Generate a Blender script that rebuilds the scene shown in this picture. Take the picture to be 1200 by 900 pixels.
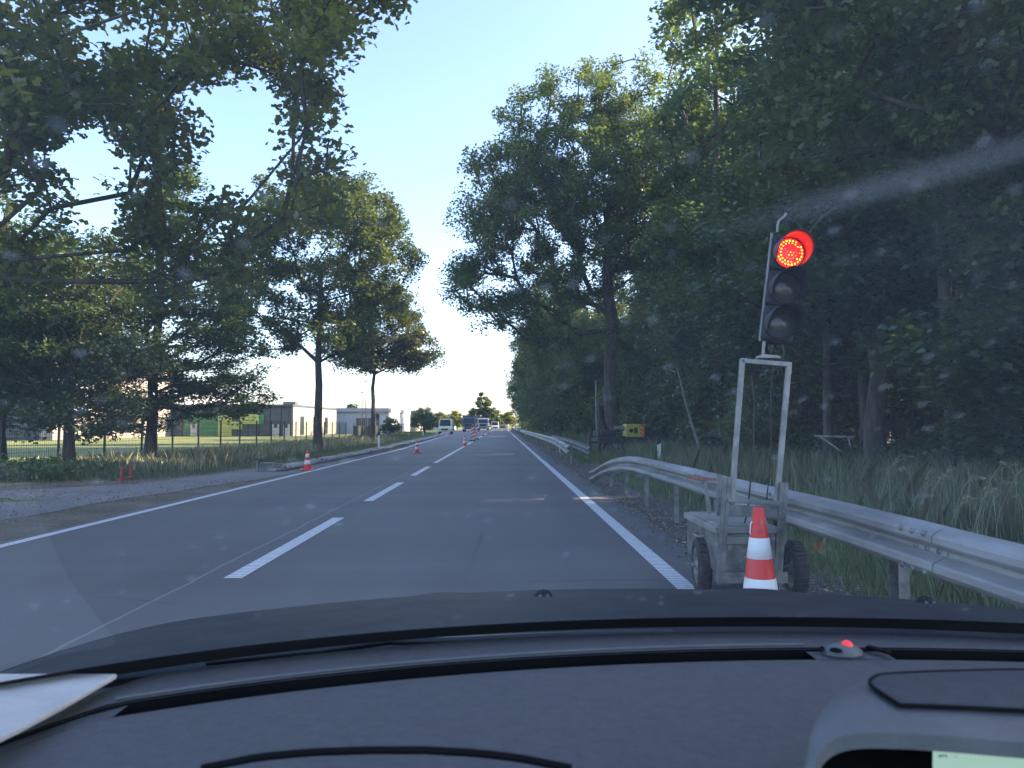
import bpy, bmesh, math, random
import numpy as np
from mathutils import Vector, Matrix
R = math.radians
random.seed(7)
RNG = np.random.default_rng(11)
for o in list(bpy.data.objects):
    bpy.data.objects.remove(o)
S = bpy.context.scene
col = S.collection

# ---------------------------------------------------------------- camera
EYE = Vector((0, 0, 1.22))
FPX = 900.0
PITCH = R(3.05); YAW = R(-0.76)          # up, and a little to the right
cam_d = bpy.data.cameras.new('camera'); cam = bpy.data.objects.new('camera', cam_d)
col.objects.link(cam); S.camera = cam
cam.location = EYE
cam.rotation_euler = (R(90) + PITCH, 0, YAW)
cam_d.sensor_width = 36; cam_d.lens = 27.0
cam_d.clip_start = 0.05; cam_d.clip_end = 6000
cam_d.dof.use_dof = True; cam_d.dof.focus_distance = 12.0; cam_d.dof.aperture_fstop = 12.0

# ---------------------------------------------------------------- light
SUN_EL = 27.0; SUN_AZ = 78.0            # azimuth clockwise from straight ahead (+Y)
w = bpy.data.worlds.new('World'); S.world = w; w.use_nodes = True
nt = w.node_tree
sky = nt.nodes.new('ShaderNodeTexSky'); sky.sky_type = 'NISHITA'; sky.sun_disc = False
sky.sun_elevation = R(SUN_EL); sky.sun_rotation = R(SUN_AZ)
sky.air_density = .95; sky.dust_density = 1.6; sky.ozone_density = 3.4; sky.altitude = 50
nt.links.new(sky.outputs[0], nt.nodes['Background'].inputs[0])
nt.nodes['Background'].inputs[1].default_value = 0.13
sd = bpy.data.lights.new('sun', 'SUN'); sd.energy = 4.2; sd.angle = R(0.5); sd.color = (1, .86, .64)
sun = bpy.data.objects.new('sun', sd); col.objects.link(sun)
sv = Vector((math.sin(R(SUN_AZ)) * math.cos(R(SUN_EL)), math.cos(R(SUN_AZ)) * math.cos(R(SUN_EL)), math.sin(R(SUN_EL))))
sun.rotation_euler = sv.to_track_quat('Z', 'Y').to_euler(); sun.location = (0, 0, 60)
S.view_settings.view_transform = 'Standard'; S.view_settings.look = 'None'
S.view_settings.exposure = 2.3; S.view_settings.gamma = 1
S.render.engine = 'CYCLES'
S.cycles.max_bounces = 6; S.cycles.transparent_max_bounces = 12
S.cycles.diffuse_bounces = 3; S.cycles.glossy_bounces = 2; S.cycles.transmission_bounces = 3

# ---------------------------------------------------------------- helpers
CM = Matrix.Rotation(YAW, 3, 'Z') @ Matrix.Rotation(R(90) + PITCH, 3, 'X')
def ray(px, py):
    return CM @ Vector(((px - 600) / FPX, (450 - py) / FPX, -1))
def at(px, py, Y):
    d = ray(px, py); return EYE + d * (Y / d.y)
def on_z(px, py, z=0.0):
    d = ray(px, py); return EYE + d * ((z - EYE.z) / d.z)

def N(m, t, **k):
    n = m.node_tree.nodes.new(t)
    for a, b in k.items():
        if a.startswith('i_'):
            key = a[2:]; key = int(key) if key.isdigit() else key
            n.inputs[key].default_value = b
        else: setattr(n, a, b)
    return n
def c4(c): return (c[0], c[1], c[2], 1)
def mat(name, c1, c2=None, scale=6.0, rough=.7, metal=0.0, bump=0.0, bscale=None, spec=.5, detail=6, coord='Object', emit=None, estr=0, stretch=None, lo=.35, hi=.65, rough2=None, coat=0):
    m = bpy.data.materials.new(name); m.use_nodes = True
    b = m.node_tree.nodes['Principled BSDF']; L = m.node_tree.links
    b.inputs['Roughness'].default_value = rough; b.inputs['Metallic'].default_value = metal
    b.inputs['Specular IOR Level'].default_value = spec
    b.inputs['Base Color'].default_value = c4(c1)
    if coat: b.inputs['Coat Weight'].default_value = coat
    tc = N(m, 'ShaderNodeTexCoord'); src = tc.outputs[coord]
    if stretch:
        mp = N(m, 'ShaderNodeMapping'); mp.inputs['Scale'].default_value = stretch
        L.new(src, mp.inputs[0]); src = mp.outputs[0]
    if c2 is not None:
        n = N(m, 'ShaderNodeTexNoise', i_Scale=scale, i_Detail=detail, i_Roughness=.6); L.new(src, n.inputs['Vector'])
        r = N(m, 'ShaderNodeValToRGB'); r.color_ramp.elements[0].position = lo; r.color_ramp.elements[1].position = hi
        r.color_ramp.elements[0].color = c4(c1); r.color_ramp.elements[1].color = c4(c2)
        L.new(n.outputs[0], r.inputs[0]); L.new(r.outputs[0], b.inputs['Base Color'])
        if rough2 is not None:
            mr = N(m, 'ShaderNodeMapRange'); mr.inputs[3].default_value = rough; mr.inputs[4].default_value = rough2
            L.new(n.outputs[0], mr.inputs[0]); L.new(mr.outputs[0], b.inputs['Roughness'])
    if bump:
        n2 = N(m, 'ShaderNodeTexNoise', i_Scale=bscale or scale * 4, i_Detail=5); L.new(src, n2.inputs['Vector'])
        bp = N(m, 'ShaderNodeBump', i_Strength=bump, i_Distance=.02); L.new(n2.outputs[0], bp.inputs['Height'])
        L.new(bp.outputs[0], b.inputs['Normal'])
    if emit:
        b.inputs['Emission Color'].default_value = c4(emit); b.inputs['Emission Strength'].default_value = estr
    return m
def leafmat(name, dark, light, trans=.42, tcol=None, gloss=.08):
    m = bpy.data.materials.new(name); m.use_nodes = True
    nd = m.node_tree.nodes; L = m.node_tree.links
    nd.remove(nd['Principled BSDF']); out = nd['Material Output']
    g = N(m, 'ShaderNodeNewGeometry'); tc = N(m, 'ShaderNodeTexCoord')
    nz = N(m, 'ShaderNodeTexNoise', i_Scale=.55, i_Detail=3); L.new(tc.outputs['Object'], nz.inputs['Vector'])
    ad = N(m, 'ShaderNodeMath', operation='MULTIPLY_ADD'); ad.inputs[1].default_value = .45
    L.new(g.outputs['Random Per Island'], ad.inputs[0])
    sb = N(m, 'ShaderNodeMapRange'); sb.inputs[1].default_value = .3; sb.inputs[2].default_value = .7; sb.inputs[3].default_value = 0; sb.inputs[4].default_value = .55
    L.new(nz.outputs[0], sb.inputs[0]); L.new(sb.outputs[0], ad.inputs[2])
    r = N(m, 'ShaderNodeValToRGB'); r.color_ramp.elements[0].color = c4(dark); r.color_ramp.elements[1].color = c4(light)
    L.new(ad.outputs[0], r.inputs[0])
    d = N(m, 'ShaderNodeBsdfDiffuse'); t = N(m, 'ShaderNodeBsdfTranslucent'); gl = N(m, 'ShaderNodeBsdfGlossy', i_Roughness=.45)
    oi = N(m, 'ShaderNodeObjectInfo'); hv = N(m, 'ShaderNodeHueSaturation'); L.new(r.outputs[0], hv.inputs['Color'])
    q1 = N(m, 'ShaderNodeMapRange'); q1.inputs[3].default_value = .490; q1.inputs[4].default_value = .515; L.new(oi.outputs['Random'], q1.inputs[0]); L.new(q1.outputs[0], hv.inputs['Hue'])
    q2 = N(m, 'ShaderNodeMath', operation='MULTIPLY'); q2.inputs[1].default_value = 7.31; L.new(oi.outputs['Random'], q2.inputs[0]); q3 = N(m, 'ShaderNodeMath', operation='FRACT'); L.new(q2.outputs[0], q3.inputs[0])
    q4 = N(m, 'ShaderNodeMapRange'); q4.inputs[3].default_value = .72; q4.inputs[4].default_value = 1.4; L.new(q3.outputs[0], q4.inputs[0]); L.new(q4.outputs[0], hv.inputs['Value'])
    r = hv
    L.new(r.outputs[0], d.inputs[0])
    hs = N(m, 'ShaderNodeMixRGB', blend_type='MULTIPLY', i_Fac=1.0); hs.inputs[2].default_value = c4(tcol or (1.7, 1.5, .55))
    L.new(r.outputs[0], hs.inputs[1]); L.new(hs.outputs[0], t.inputs[0])
    mx = N(m, 'ShaderNodeMixShader', i_Fac=trans); L.new(d.outputs[0], mx.inputs[1]); L.new(t.outputs[0], mx.inputs[2])
    m2 = N(m, 'ShaderNodeMixShader', i_Fac=gloss); L.new(mx.outputs[0], m2.inputs[1]); L.new(gl.outputs[0], m2.inputs[2])
    gl.inputs[0].default_value = (.8, .85, .8, 1)
    L.new(m2.outputs[0], out.inputs[0])
    return m

def tag(o, label=None, cat=None, group=None, kind=None):
    if label: o['label'] = label
    if cat: o['category'] = cat
    if group: o['group'] = group
    if kind: o['kind'] = kind
    return o
def empty(name, loc, rz=0):
    o = bpy.data.objects.new(name, None); col.objects.link(o)
    o.location = loc; o.rotation_euler.z = rz; o.empty_display_size = .1; return o
def copy_tree(o, parent=None):
    c = o.copy(); col.objects.link(c)
    if parent: c.parent = parent
    for ch in list(o.children): copy_tree(ch, c)
    return c
def wloc(o):
    v = Vector((0, 0, 0))
    while o: v += o.location; o = o.parent
    return v

class MB:
    """collects shapes in world coordinates; build() makes one mesh under the parent"""
    def __init__(s): s.v = []; s.f = []; s.sm = []
    def add(s, vs, fs, smooth=False):
        k = len(s.v); s.v += [tuple(v) for v in vs]; s.f += [tuple(i + k for i in f) for f in fs]; s.sm += [smooth] * len(fs); return s
    def box(s, c, d, rz=0, M=None):
        hx, hy, hz = d[0] / 2, d[1] / 2, d[2] / 2
        vs = [Vector((x, y, z)) for x in (-hx, hx) for y in (-hy, hy) for z in (-hz, hz)]
        Mx = M or Matrix.Rotation(rz, 3, 'Z')
        vs = [Mx @ v + Vector(c) for v in vs]
        return s.add(vs, [(0, 1, 3, 2), (4, 6, 7, 5), (0, 4, 5, 1), (2, 3, 7, 6), (0, 2, 6, 4), (1, 5, 7, 3)])
    def beam(s, p, q, w, h, up=(0, 0, 1)):
        p, q = Vector(p), Vector(q); d = (q - p).normalized(); a = d.cross(Vector(up))
        if a.length < 1e-3: a = d.cross(Vector((0, 1, 0)))
        a.normalize(); b = a.cross(d).normalized()
        vs = []
        for e in (p, q):
            for i, j in ((-1, -1), (1, -1), (1, 1), (-1, 1)): vs.append(e + a * (w / 2 * i) + b * (h / 2 * j))
        return s.add(vs, [(0, 1, 2, 3), (7, 6, 5, 4), (0, 4, 5, 1), (1, 5, 6, 2), (2, 6, 7, 3), (3, 7, 4, 0)])
    def tube(s, pts, rad, n=10, caps=True):
        pts = [Vector(p) for p in pts]
        if not hasattr(rad, '__len__'): rad = [rad] * len(pts)
        vs = []; fs = []; a = None
        for i, p in enumerate(pts):
            d = (pts[min(i + 1, len(pts) - 1)] - pts[max(i - 1, 0)]).normalized()
            if a is None:
                a = d.cross(Vector((0, 0, 1)))
                if a.length < .05: a = d.cross(Vector((0, 1, 0)))
            a = (a - d * a.dot(d)).normalized(); b = d.cross(a)
            for k in range(n):
                t = 2 * math.pi * k / n; vs.append(p + a * (math.cos(t) * rad[i]) + b * (math.sin(t) * rad[i]))
        for i in range(len(pts) - 1):
            for k in range(n):
                k2 = (k + 1) % n; fs.append((i * n + k, i * n + k2, (i + 1) * n + k2, (i + 1) * n + k))
        s.add(vs, fs, True)
        if caps: s.add(vs[:n], [tuple(range(n))[::-1]]); s.add(vs[-n:], [tuple(range(n))])
        return s
    def lathe(s, c, prof, axis='Z', n=24, M=None, smooth=True):
        vs = []; fs = []; m = len(prof)
        for k in range(n):
            t = 2 * math.pi * k / n
            for r, h in prof:
                v = Vector((r * math.cos(t), r * math.sin(t), h))
                if axis == 'X': v = Vector((v.z, v.x, v.y))
                if axis == 'Y': v = Vector((v.x, v.z, v.y))
                if M: v = M @ v
                vs.append(v + Vector(c))
        for k in range(n):
            k2 = (k + 1) % n
            for i in range(m - 1): fs.append((k * m + i, k2 * m + i, k2 * m + i + 1, k * m + i + 1))
        return s.add(vs, fs, smooth)
    def grid(s, fn, us, vs_, smooth=True):
        vs = [fn(u, v) for u in us for v in vs_]; n = len(vs_)
        fs = [(i * n + j, (i + 1) * n + j, (i + 1) * n + j + 1, i * n + j + 1) for i in range(len(us) - 1) for j in range(n - 1)]
        return s.add(vs, fs, smooth)
    def prism(s, poly, a, b):
        """poly: list of Vectors, extruded by vector b-a"""
        off = Vector(b) - Vector(a); n = len(poly)
        vs = [Vector(p) for p in poly] + [Vector(p) + off for p in poly]
        return s.add(vs, [tuple(range(n))[::-1], tuple(range(n, 2 * n))] + [(i, (i + 1) % n, (i + 1) % n + n, i + n) for i in range(n)])
    def build(s, name, m, parent=None, bevel=0, loc=None, seg=2):
        off = wloc(parent) if parent else Vector(loc or (0, 0, 0))
        me = bpy.data.meshes.new(name)
        me.from_pydata([(v[0] - off[0], v[1] - off[1], v[2] - off[2]) for v in s.v], [], s.f)
        me.polygons.foreach_set('use_smooth', s.sm); me.materials.append(m); me.update()
        bm = bmesh.new(); bm.from_mesh(me); bmesh.ops.recalc_face_normals(bm, faces=bm.faces); bm.to_mesh(me); bm.free()
        o = bpy.data.objects.new(name, me); col.objects.link(o)
        if parent: o.parent = parent
        else: o.location = off
        if bevel:
            b = o.modifiers.new('b', 'BEVEL'); b.width = bevel; b.segments = seg; b.limit_method = 'ANGLE'; b.angle_limit = R(40); b.harden_normals = False
        return o

def np_mesh(name, V, F, m, parent=None, loc=(0, 0, 0), smooth=False):
    """V (n,3), F (k,c) all the same size c"""
    me = bpy.data.meshes.new(name); n = len(V); k, c = F.shape
    me.vertices.add(n); me.vertices.foreach_set('co', np.asarray(V, np.float32).ravel())
    me.loops.add(k * c); me.loops.foreach_set('vertex_index', F.astype(np.int32).ravel())
    me.polygons.add(k); me.polygons.foreach_set('loop_start', np.arange(0, k * c, c, dtype=np.int32))
    if smooth: me.polygons.foreach_set('use_smooth', np.ones(k, bool))
    me.materials.append(m); me.update(calc_edges=True)
    o = bpy.data.objects.new(name, me); col.objects.link(o)
    if parent: o.parent = parent
    else: o.location = loc
    return o

# ---------------------------------------------------------------- materials
M = {}
M['bark'] = mat('bark', (.03, .026, .02), (.095, .085, .07), 7, .95, bump=.9, bscale=14, stretch=(1, 1, .22))
M['bark_pale'] = mat('bark_pale', (.12, .12, .10), (.25, .24, .21), 9, .9, bump=.4)
M['leaf_oak'] = leafmat('leaf_oak', (.030, .058, .020), (.11, .145, .042))
M['leaf_oak_near'] = leafmat('leaf_oak_near', (.028, .054, .017), (.115, .145, .032), trans=.48, tcol=(2.2, 1.9, .5))
M['leaf_maple'] = leafmat('leaf_maple', (.022, .048, .018), (.07, .11, .03))
M['leaf_beech'] = leafmat('leaf_beech', (.03, .07, .016), (.09, .15, .03))
M['leaf_forest'] = leafmat('leaf_forest', (.026, .058, .026), (.125, .18, .07), trans=.35)
M['leaf_yellow'] = leafmat('leaf_yellow', (.10, .12, .02), (.22, .20, .04))
M['leaf_bush'] = leafmat('leaf_bush', (.025, .06, .018), (.07, .13, .03))
M['grass_blade'] = leafmat('grass_blade', (.07, .11, .035), (.20, .235, .10), trans=.3, tcol=(1.3, 1.3, .7))
M['grass_dry'] = leafmat('grass_dry', (.26, .24, .14), (.45, .40, .26), trans=.3, tcol=(1, 1, .8))
M['steel'] = mat('steel', (.17, .175, .175), (.33, .335, .33), 9, .42, metal=.6, bump=.08, bscale=30, rough2=.62)
M['rail'] = mat('rail', (.12, .122, .115), (.36, .365, .36), 3.4, .5, metal=.3, lo=.28, bump=.1, bscale=25, rough2=.7, stretch=(1, .3, 1.5))
M['zinc'] = mat('zinc', (.10, .105, .10), (.24, .245, .235), 9, .5, metal=.5, bump=.1, bscale=40)
M['rust'] = mat('rust', (.16, .06, .035), (.28, .15, .10), 25, .8)
M['alu'] = mat('alu', (.20, .20, .185), (.36, .36, .34), 5, .55, metal=.35, bump=.1)
M['white'] = mat('white', (.40, .39, .37), (.74, .74, .73), 11, .55, lo=.30, hi=.47)
M['red'] = mat('red', (.30, .03, .02), (.66, .028, .018), 12, .42, lo=.30, hi=.45)
M['redstake'] = mat('redstake', (.22, .02, .022), (.36, .035, .035), 12, .5)
M['rubber'] = mat('rubber', (.015, .015, .016), (.035, .034, .033), 20, .8, bump=.3)
M['black'] = mat('black', (.012, .012, .014), (.022, .022, .024), 12, .5)
M['darkmetal'] = mat('darkmetal', (.02, .021, .023), (.05, .045, .04), 8, .55, metal=.3, bump=.2)
M['glass_dark'] = mat('glass_dark', (.015, .02, .025), None, rough=.08)

# ---------------------------------------------------------------- ground
def road_c(Y): return max(0.0, Y - 170.0) ** 2 * .0016
def grid_sheet(name, z, x0, x1, y0, y1, nx, ny, m, amp=0, kind='structure'):
    xs = np.linspace(x0, x1, nx); ys = np.linspace(y0, y1, ny)
    X, Y = np.meshgrid(xs, ys, indexing='ij')
    Z = np.full_like(X, z)
    if amp: Z += amp * (np.sin(X * .9 + Y * .31) + np.sin(X * 2.1 - Y * 1.3) * .5)
    V = np.stack([X, Y, Z], -1).reshape(-1, 3)
    i, j = np.meshgrid(np.arange(nx - 1), np.arange(ny - 1), indexing='ij')
    a = (i * ny + j).ravel()
    o = np_mesh(name, V, np.stack([a, a + ny, a + ny + 1, a + 1], -1), m); o['kind'] = kind
    return o
def gm(name, stops, scale, bump=.5, rough=.95, bscale=None, fine=40, mixfine=.5):
    m = bpy.data.materials.new(name); m.use_nodes = True; b = m.node_tree.nodes['Principled BSDF']; L = m.node_tree.links
    b.inputs['Roughness'].default_value = rough; b.inputs['Specular IOR Level'].default_value = .25
    tc = N(m, 'ShaderNodeTexCoord')
    n1 = N(m, 'ShaderNodeTexNoise', i_Scale=scale, i_Detail=8, i_Roughness=.65); L.new(tc.outputs['Object'], n1.inputs['Vector'])
    n2 = N(m, 'ShaderNodeTexNoise', i_Scale=fine, i_Detail=4); L.new(tc.outputs['Object'], n2.inputs['Vector'])
    mx = N(m, 'ShaderNodeMix', i_Factor=mixfine); L.new(n1.outputs[0], mx.inputs[2]); L.new(n2.outputs[0], mx.inputs[3])
    r = N(m, 'ShaderNodeValToRGB'); els = r.color_ramp.elements
    while len(els) < len(stops): els.new(.5)
    for e, (p, c) in zip(els, stops): e.position = p; e.color = c4(c)
    L.new(mx.outputs[0], r.inputs[0]); L.new(r.outputs[0], b.inputs['Base Color'])
    bp = N(m, 'ShaderNodeBump', i_Strength=bump, i_Distance=.03); L.new(n2.outputs[0], bp.inputs['Height']); L.new(bp.outputs[0], b.inputs['Normal'])
    return m
M['meadow'] = gm('meadow', [(.3, (.09, .12, .035)), (.5, (.16, .19, .06)), (.68, (.25, .24, .10))], .12, fine=9)
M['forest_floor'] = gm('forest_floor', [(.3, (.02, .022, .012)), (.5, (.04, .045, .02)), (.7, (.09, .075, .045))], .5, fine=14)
M['litter'] = gm('litter', [(.32, (.05, .042, .03)), (.5, (.13, .105, .075)), (.62, (.20, .17, .13)), (.75, (.33, .29, .23))], 1.2, fine=30, bump=1)
M['gravel'] = gm('gravel', [(.32, (.05, .05, .045)), (.5, (.12, .115, .10)), (.66, (.22, .21, .19)), (.75, (.33, .32, .29))], 1.0, fine=45, bump=1)
M['path'] = gm('path', [(.32, (.13, .13, .125)), (.5, (.19, .185, .18)), (.7, (.25, .24, .225))], .8, fine=90, bump=.4, mixfine=.35)

def asphalt():
    m = bpy.data.materials.new('asphalt'); m.use_nodes = True; b = m.node_tree.nodes['Principled BSDF']; L = m.node_tree.links
    tc = N(m, 'ShaderNodeTexCoord')
    fine = N(m, 'ShaderNodeTexNoise', i_Scale=95, i_Detail=4, i_Roughness=.7); L.new(tc.outputs['Object'], fine.inputs['Vector'])
    mp = N(m, 'ShaderNodeMapping'); mp.inputs['Scale'].default_value = (1.0, .10, 1); L.new(tc.outputs['Object'], mp.inputs[0])
    trk = N(m, 'ShaderNodeTexNoise', i_Scale=1.1, i_Detail=5); L.new(mp.outputs[0], trk.inputs['Vector'])
    mp2 = N(m, 'ShaderNodeMapping'); mp2.inputs['Scale'].default_value = (.05, 1.0, 1); L.new(tc.outputs['Object'], mp2.inputs[0])
    crs = N(m, 'ShaderNodeTexNoise', i_Scale=.35, i_Detail=6, i_Roughness=.7); L.new(mp2.outputs[0], crs.inputs['Vector'])
    r = N(m, 'ShaderNodeValToRGB'); r.color_ramp.elements[0].position = .28; r.color_ramp.elements[1].position = .75
    r.color_ramp.elements[0].color = (.050, .050, .050, 1); r.color_ramp.elements[1].color = (.172, .168, .162, 1)
    m1 = N(m, 'ShaderNodeMix', i_Factor=.38); L.new(fine.outputs[0], m1.inputs[2]); L.new(trk.outputs[0], m1.inputs[3])
    m2 = N(m, 'ShaderNodeMix', i_Factor=.38); L.new(m1.outputs[0], m2.inputs[2]); L.new(crs.outputs[0], m2.inputs[3])
    L.new(m2.outputs[0], r.inputs[0])
    wn = N(m, 'ShaderNodeTexNoise', i_Scale=.9, i_Detail=4); L.new(tc.outputs['Object'], wn.inputs['Vector'])
    sx = N(m, 'ShaderNodeSeparateXYZ'); L.new(tc.outputs['Object'], sx.inputs[0])
    j1 = N(m, 'ShaderNodeMath', operation='MULTIPLY_ADD'); j1.inputs[1].default_value = .12; L.new(wn.outputs[0], j1.inputs[0]); L.new(sx.outputs[0], j1.inputs[2])
    j2 = N(m, 'ShaderNodeMath', operation='ADD'); j2.inputs[1].default_value = 2.36; L.new(j1.outputs[0], j2.inputs[0]); j3 = N(m, 'ShaderNodeMath', operation='ABSOLUTE'); L.new(j2.outputs[0], j3.inputs[0])
    j4 = N(m, 'ShaderNodeMapRange'); j4.inputs[1].default_value = .006; j4.inputs[2].default_value = .016; j4.inputs[3].default_value = .55; j4.inputs[4].default_value = 0; L.new(j3.outputs[0], j4.inputs[0])
    mj = N(m, 'ShaderNodeMix', data_type='RGBA'); mj.inputs[7].default_value = (.28, .28, .27, 1); L.new(j4.outputs[0], mj.inputs[0]); L.new(r.outputs[0], mj.inputs[6])
    # fine cracks and darker patches
    vz = N(m, 'ShaderNodeTexVoronoi', feature='DISTANCE_TO_EDGE', i_Scale=.32); L.new(tc.outputs['Object'], vz.inputs['Vector'])
    wv = N(m, 'ShaderNodeMix', data_type='VECTOR', i_Factor=.12); L.new(tc.outputs['Object'], wv.inputs[4]); L.new(wn.outputs['Color'], wv.inputs[5]); L.new(wv.outputs[1], vz.inputs['Vector'])
    c1_ = N(m, 'ShaderNodeMapRange'); c1_.inputs[1].default_value = .001; c1_.inputs[2].default_value = .006; c1_.inputs[3].default_value = .55; c1_.inputs[4].default_value = 0; L.new(vz.outputs[0], c1_.inputs[0])
    pn = N(m, 'ShaderNodeTexNoise', i_Scale=.22, i_Detail=2); L.new(tc.outputs['Object'], pn.inputs['Vector'])
    pm = N(m, 'ShaderNodeMapRange'); pm.inputs[1].default_value = .52; pm.inputs[2].default_value = .6; L.new(pn.outputs[0], pm.inputs[0])
    cm = N(m, 'ShaderNodeMath', operation='MULTIPLY'); L.new(c1_.outputs[0], cm.inputs[0]); L.new(pm.outputs[0], cm.inputs[1])
    mk = N(m, 'ShaderNodeMix', data_type='RGBA'); mk.inputs[7].default_value = (.03, .03, .03, 1); L.new(cm.outputs[0], mk.inputs[0]); L.new(mj.outputs[2], mk.inputs[6]); L.new(mk.outputs[2], b.inputs['Base Color'])
    b.inputs['Roughness'].default_value = .72; b.inputs['Specular IOR Level'].default_value = .4
    bp = N(m, 'ShaderNodeBump', i_Strength=.55, i_Distance=.006); L.new(fine.outputs[0], bp.inputs['Height']); L.new(bp.outputs[0], b.inputs['Normal'])
    return m
M['asphalt'] = asphalt()
M['paint0'] = mat('paint', (.50, .51, .52), (.78, .79, .80), 28, .6, bump=.5, bscale=90, lo=.25, hi=.5)

def ribbed():
    m = M['paint0']; L = m.node_tree.links; b = m.node_tree.nodes['Principled BSDF']; src = b.inputs['Base Color'].links[0].from_socket
    tc = N(m, 'ShaderNodeTexCoord'); wv = N(m, 'ShaderNodeTexWave', bands_direction='Y', i_Scale=4.6, i_Distortion=.6); L.new(tc.outputs['Object'], wv.inputs['Vector'])
    mr = N(m, 'ShaderNodeMapRange'); mr.inputs[1].default_value = .15; mr.inputs[2].default_value = .4; L.new(wv.outputs[1], mr.inputs[0])
    mx = N(m, 'ShaderNodeMix', data_type='RGBA'); mx.inputs[6].default_value = (.24, .245, .25, 1); L.new(mr.outputs[0], mx.inputs[0]); L.new(src, mx.inputs[7]); L.new(mx.outputs[2], b.inputs['Base Color']); return m
M['paint'] = ribbed()
g = grid_sheet('ground', -.03, -3000, 3000, -400, 5000, 3, 3, M['meadow'])
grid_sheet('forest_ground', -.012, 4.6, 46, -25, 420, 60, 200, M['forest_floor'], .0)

def strip(name, z, fl, fr, y0, y1, m, step=2.0):
    ys = list(np.arange(y0, y1 + .01, step)); mb = MB(); vs = []
    for Y in ys:
        c = road_c(Y); vs += [(fl(Y) + c, Y, z), (fr(Y) + c, Y, z)]
    fs = [(2 * i, 2 * i + 1, 2 * i + 3, 2 * i + 2) for i in range(len(ys) - 1)]
    mb.add(vs, fs); o = mb.build(name, m); o['kind'] = 'structure'; return o
def lerp(Y, pts):
    return float(np.interp(Y, [p[0] for p in pts], [p[1] for p in pts]))
LE = [(0, -5.03), (38, -5.05), (60, -5.6), (92, -6.5), (110, -8.5), (125, -10), (400, -10)]
EDGE_L = lambda Y: lerp(Y, LE) - .22 + .05 * math.sin(Y * .9)
EDGE_R = lambda Y: 1.88 + .06 * math.sin(Y * 1.3) + .04 * math.sin(Y * 3.1)
strip('road', .0, EDGE_L, EDGE_R, -12, 330, M['asphalt'], .7)
strip('gravel_shoulder', -.006, lambda Y: 1.5, lambda Y: 2.85 + .25 * math.sin(Y * .7) + .12 * math.sin(Y * 2.3), -12, 330, M['gravel'], .5)
strip('leaf_strewn_verge', -.010, lambda Y: -14.5 if Y < 9 else lerp(Y, [(9, -14.5), (17.5, -9.0), (21, -7.6), (24, -7.0)]), lambda Y: -4.9, -12, 24, M['litter'], .5)
# cycle path: splits round a patch of grass on the left
strip('cycle_path', -.003, lambda Y: lerp(Y, [(9, -40), (12.8, -14), (14.6, -9.2), (16, -7.7), (19, -7.15), (28, -6.45), (60, -7.1), (92, -7.9), (110, -9.6), (330, -11.5)]) + .04 * math.sin(Y * 2.7),
      lambda Y: lerp(Y, [(9, -6.5), (13, -6.25), (17, -5.6), (20, -5.2), (120, -6.6), (330, -10)]) + .06 * math.sin(Y * 1.9), 9, 330, M['path'], .5)
gp = MB(); poly = []
for k in range(28):
    t = 2 * math.pi * k / 28; poly.append((-10.2 + 2.6 * math.cos(t) * (1 + .1 * math.sin(3 * t)), 12.55 + .62 * math.sin(t) * (1 + .12 * math.cos(5 * t)), .004))
gp.add(poly, [tuple(range(28))]); tag(gp.build('grass_island', M['meadow']), kind='structure')

# painted lines
def line(name, x, y0, y1, wd, label_kind='structure', wob=0):
    return strip(name, .004, lambda Y: (lerp(Y, LE) if x is None else x) - wd / 2, lambda Y: (lerp(Y, LE) if x is None else x) + wd / 2, y0, y1, M['paint'], .5 if y1 - y0 < 8 else 2)
line('edge_line', 1.38, -10, 330, .15)
line('edge_line', None, -10, 100, .13)
for k in range(4):
    y = 6.2 + 6.2 * k - 6.2
    if y < 3: continue
    line('lane_dash', -2.14, y, y + 4.2, .15)
line('centre_line', -2.14, 24.8, 330, .14)
# kerb on the far left where the road swings out
kb = MB()
for Y in np.arange(92, 128, 2.0):
    a = (lerp(Y, LE) - .35, Y, .06); b = (lerp(Y + 2, LE) - .35, Y + 1.97, .06); kb.beam(a, b, .14, .12)
tag(kb.build('kerb', M['path']), kind='structure')

# ---------------------------------------------------------------- foliage engine
def leaves(C, rad, per, size, rng, flat=.6, hexa=False, droop=.35):
    """leaf faces in clumps: C (n,3) clump centres, rad (n,) radii"""
    n = len(C); idx = np.repeat(np.arange(n), per); k = len(idx)
    P = rng.normal(0, 1, (k, 3)); P /= np.linalg.norm(P, axis=1)[:, None] + 1e-9
    P *= (rng.random(k) ** .5)[:, None]; P *= rad[idx][:, None]; P[:, 2] *= flat
    P += C[idx]
    nor = rng.normal(0, 1, (k, 3)); nor[:, 2] = np.abs(nor[:, 2]) + droop * 2
    nor /= np.linalg.norm(nor, axis=1)[:, None]
    t = rng.normal(0, 1, (k, 3)); t -= nor * (t * nor).sum(1)[:, None]; t /= np.linalg.norm(t, axis=1)[:, None] + 1e-9
    b = np.cross(nor, t); s = size * rng.uniform(.65, 1.3, k)[:, None]
    if hexa:
        o = [(-.5, 0), (-.2, .26), (0, .14), (.25, .34), (.5, .0), (.25, -.34), (0, -.14), (-.2, -.26)]
    else:
        o = [(-.5, 0), (0.05, .33), (.5, 0), (0.05, -.33)]
    c = len(o); V = np.empty((k, c, 3))
    for i, (u, v) in enumerate(o): V[:, i] = P + t * s * u + b * s * v - nor * s * (.12 if abs(u) > .4 else 0)
    F = np.arange(k * c).reshape(k, c)
    return V.reshape(-1, 3), F

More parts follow.
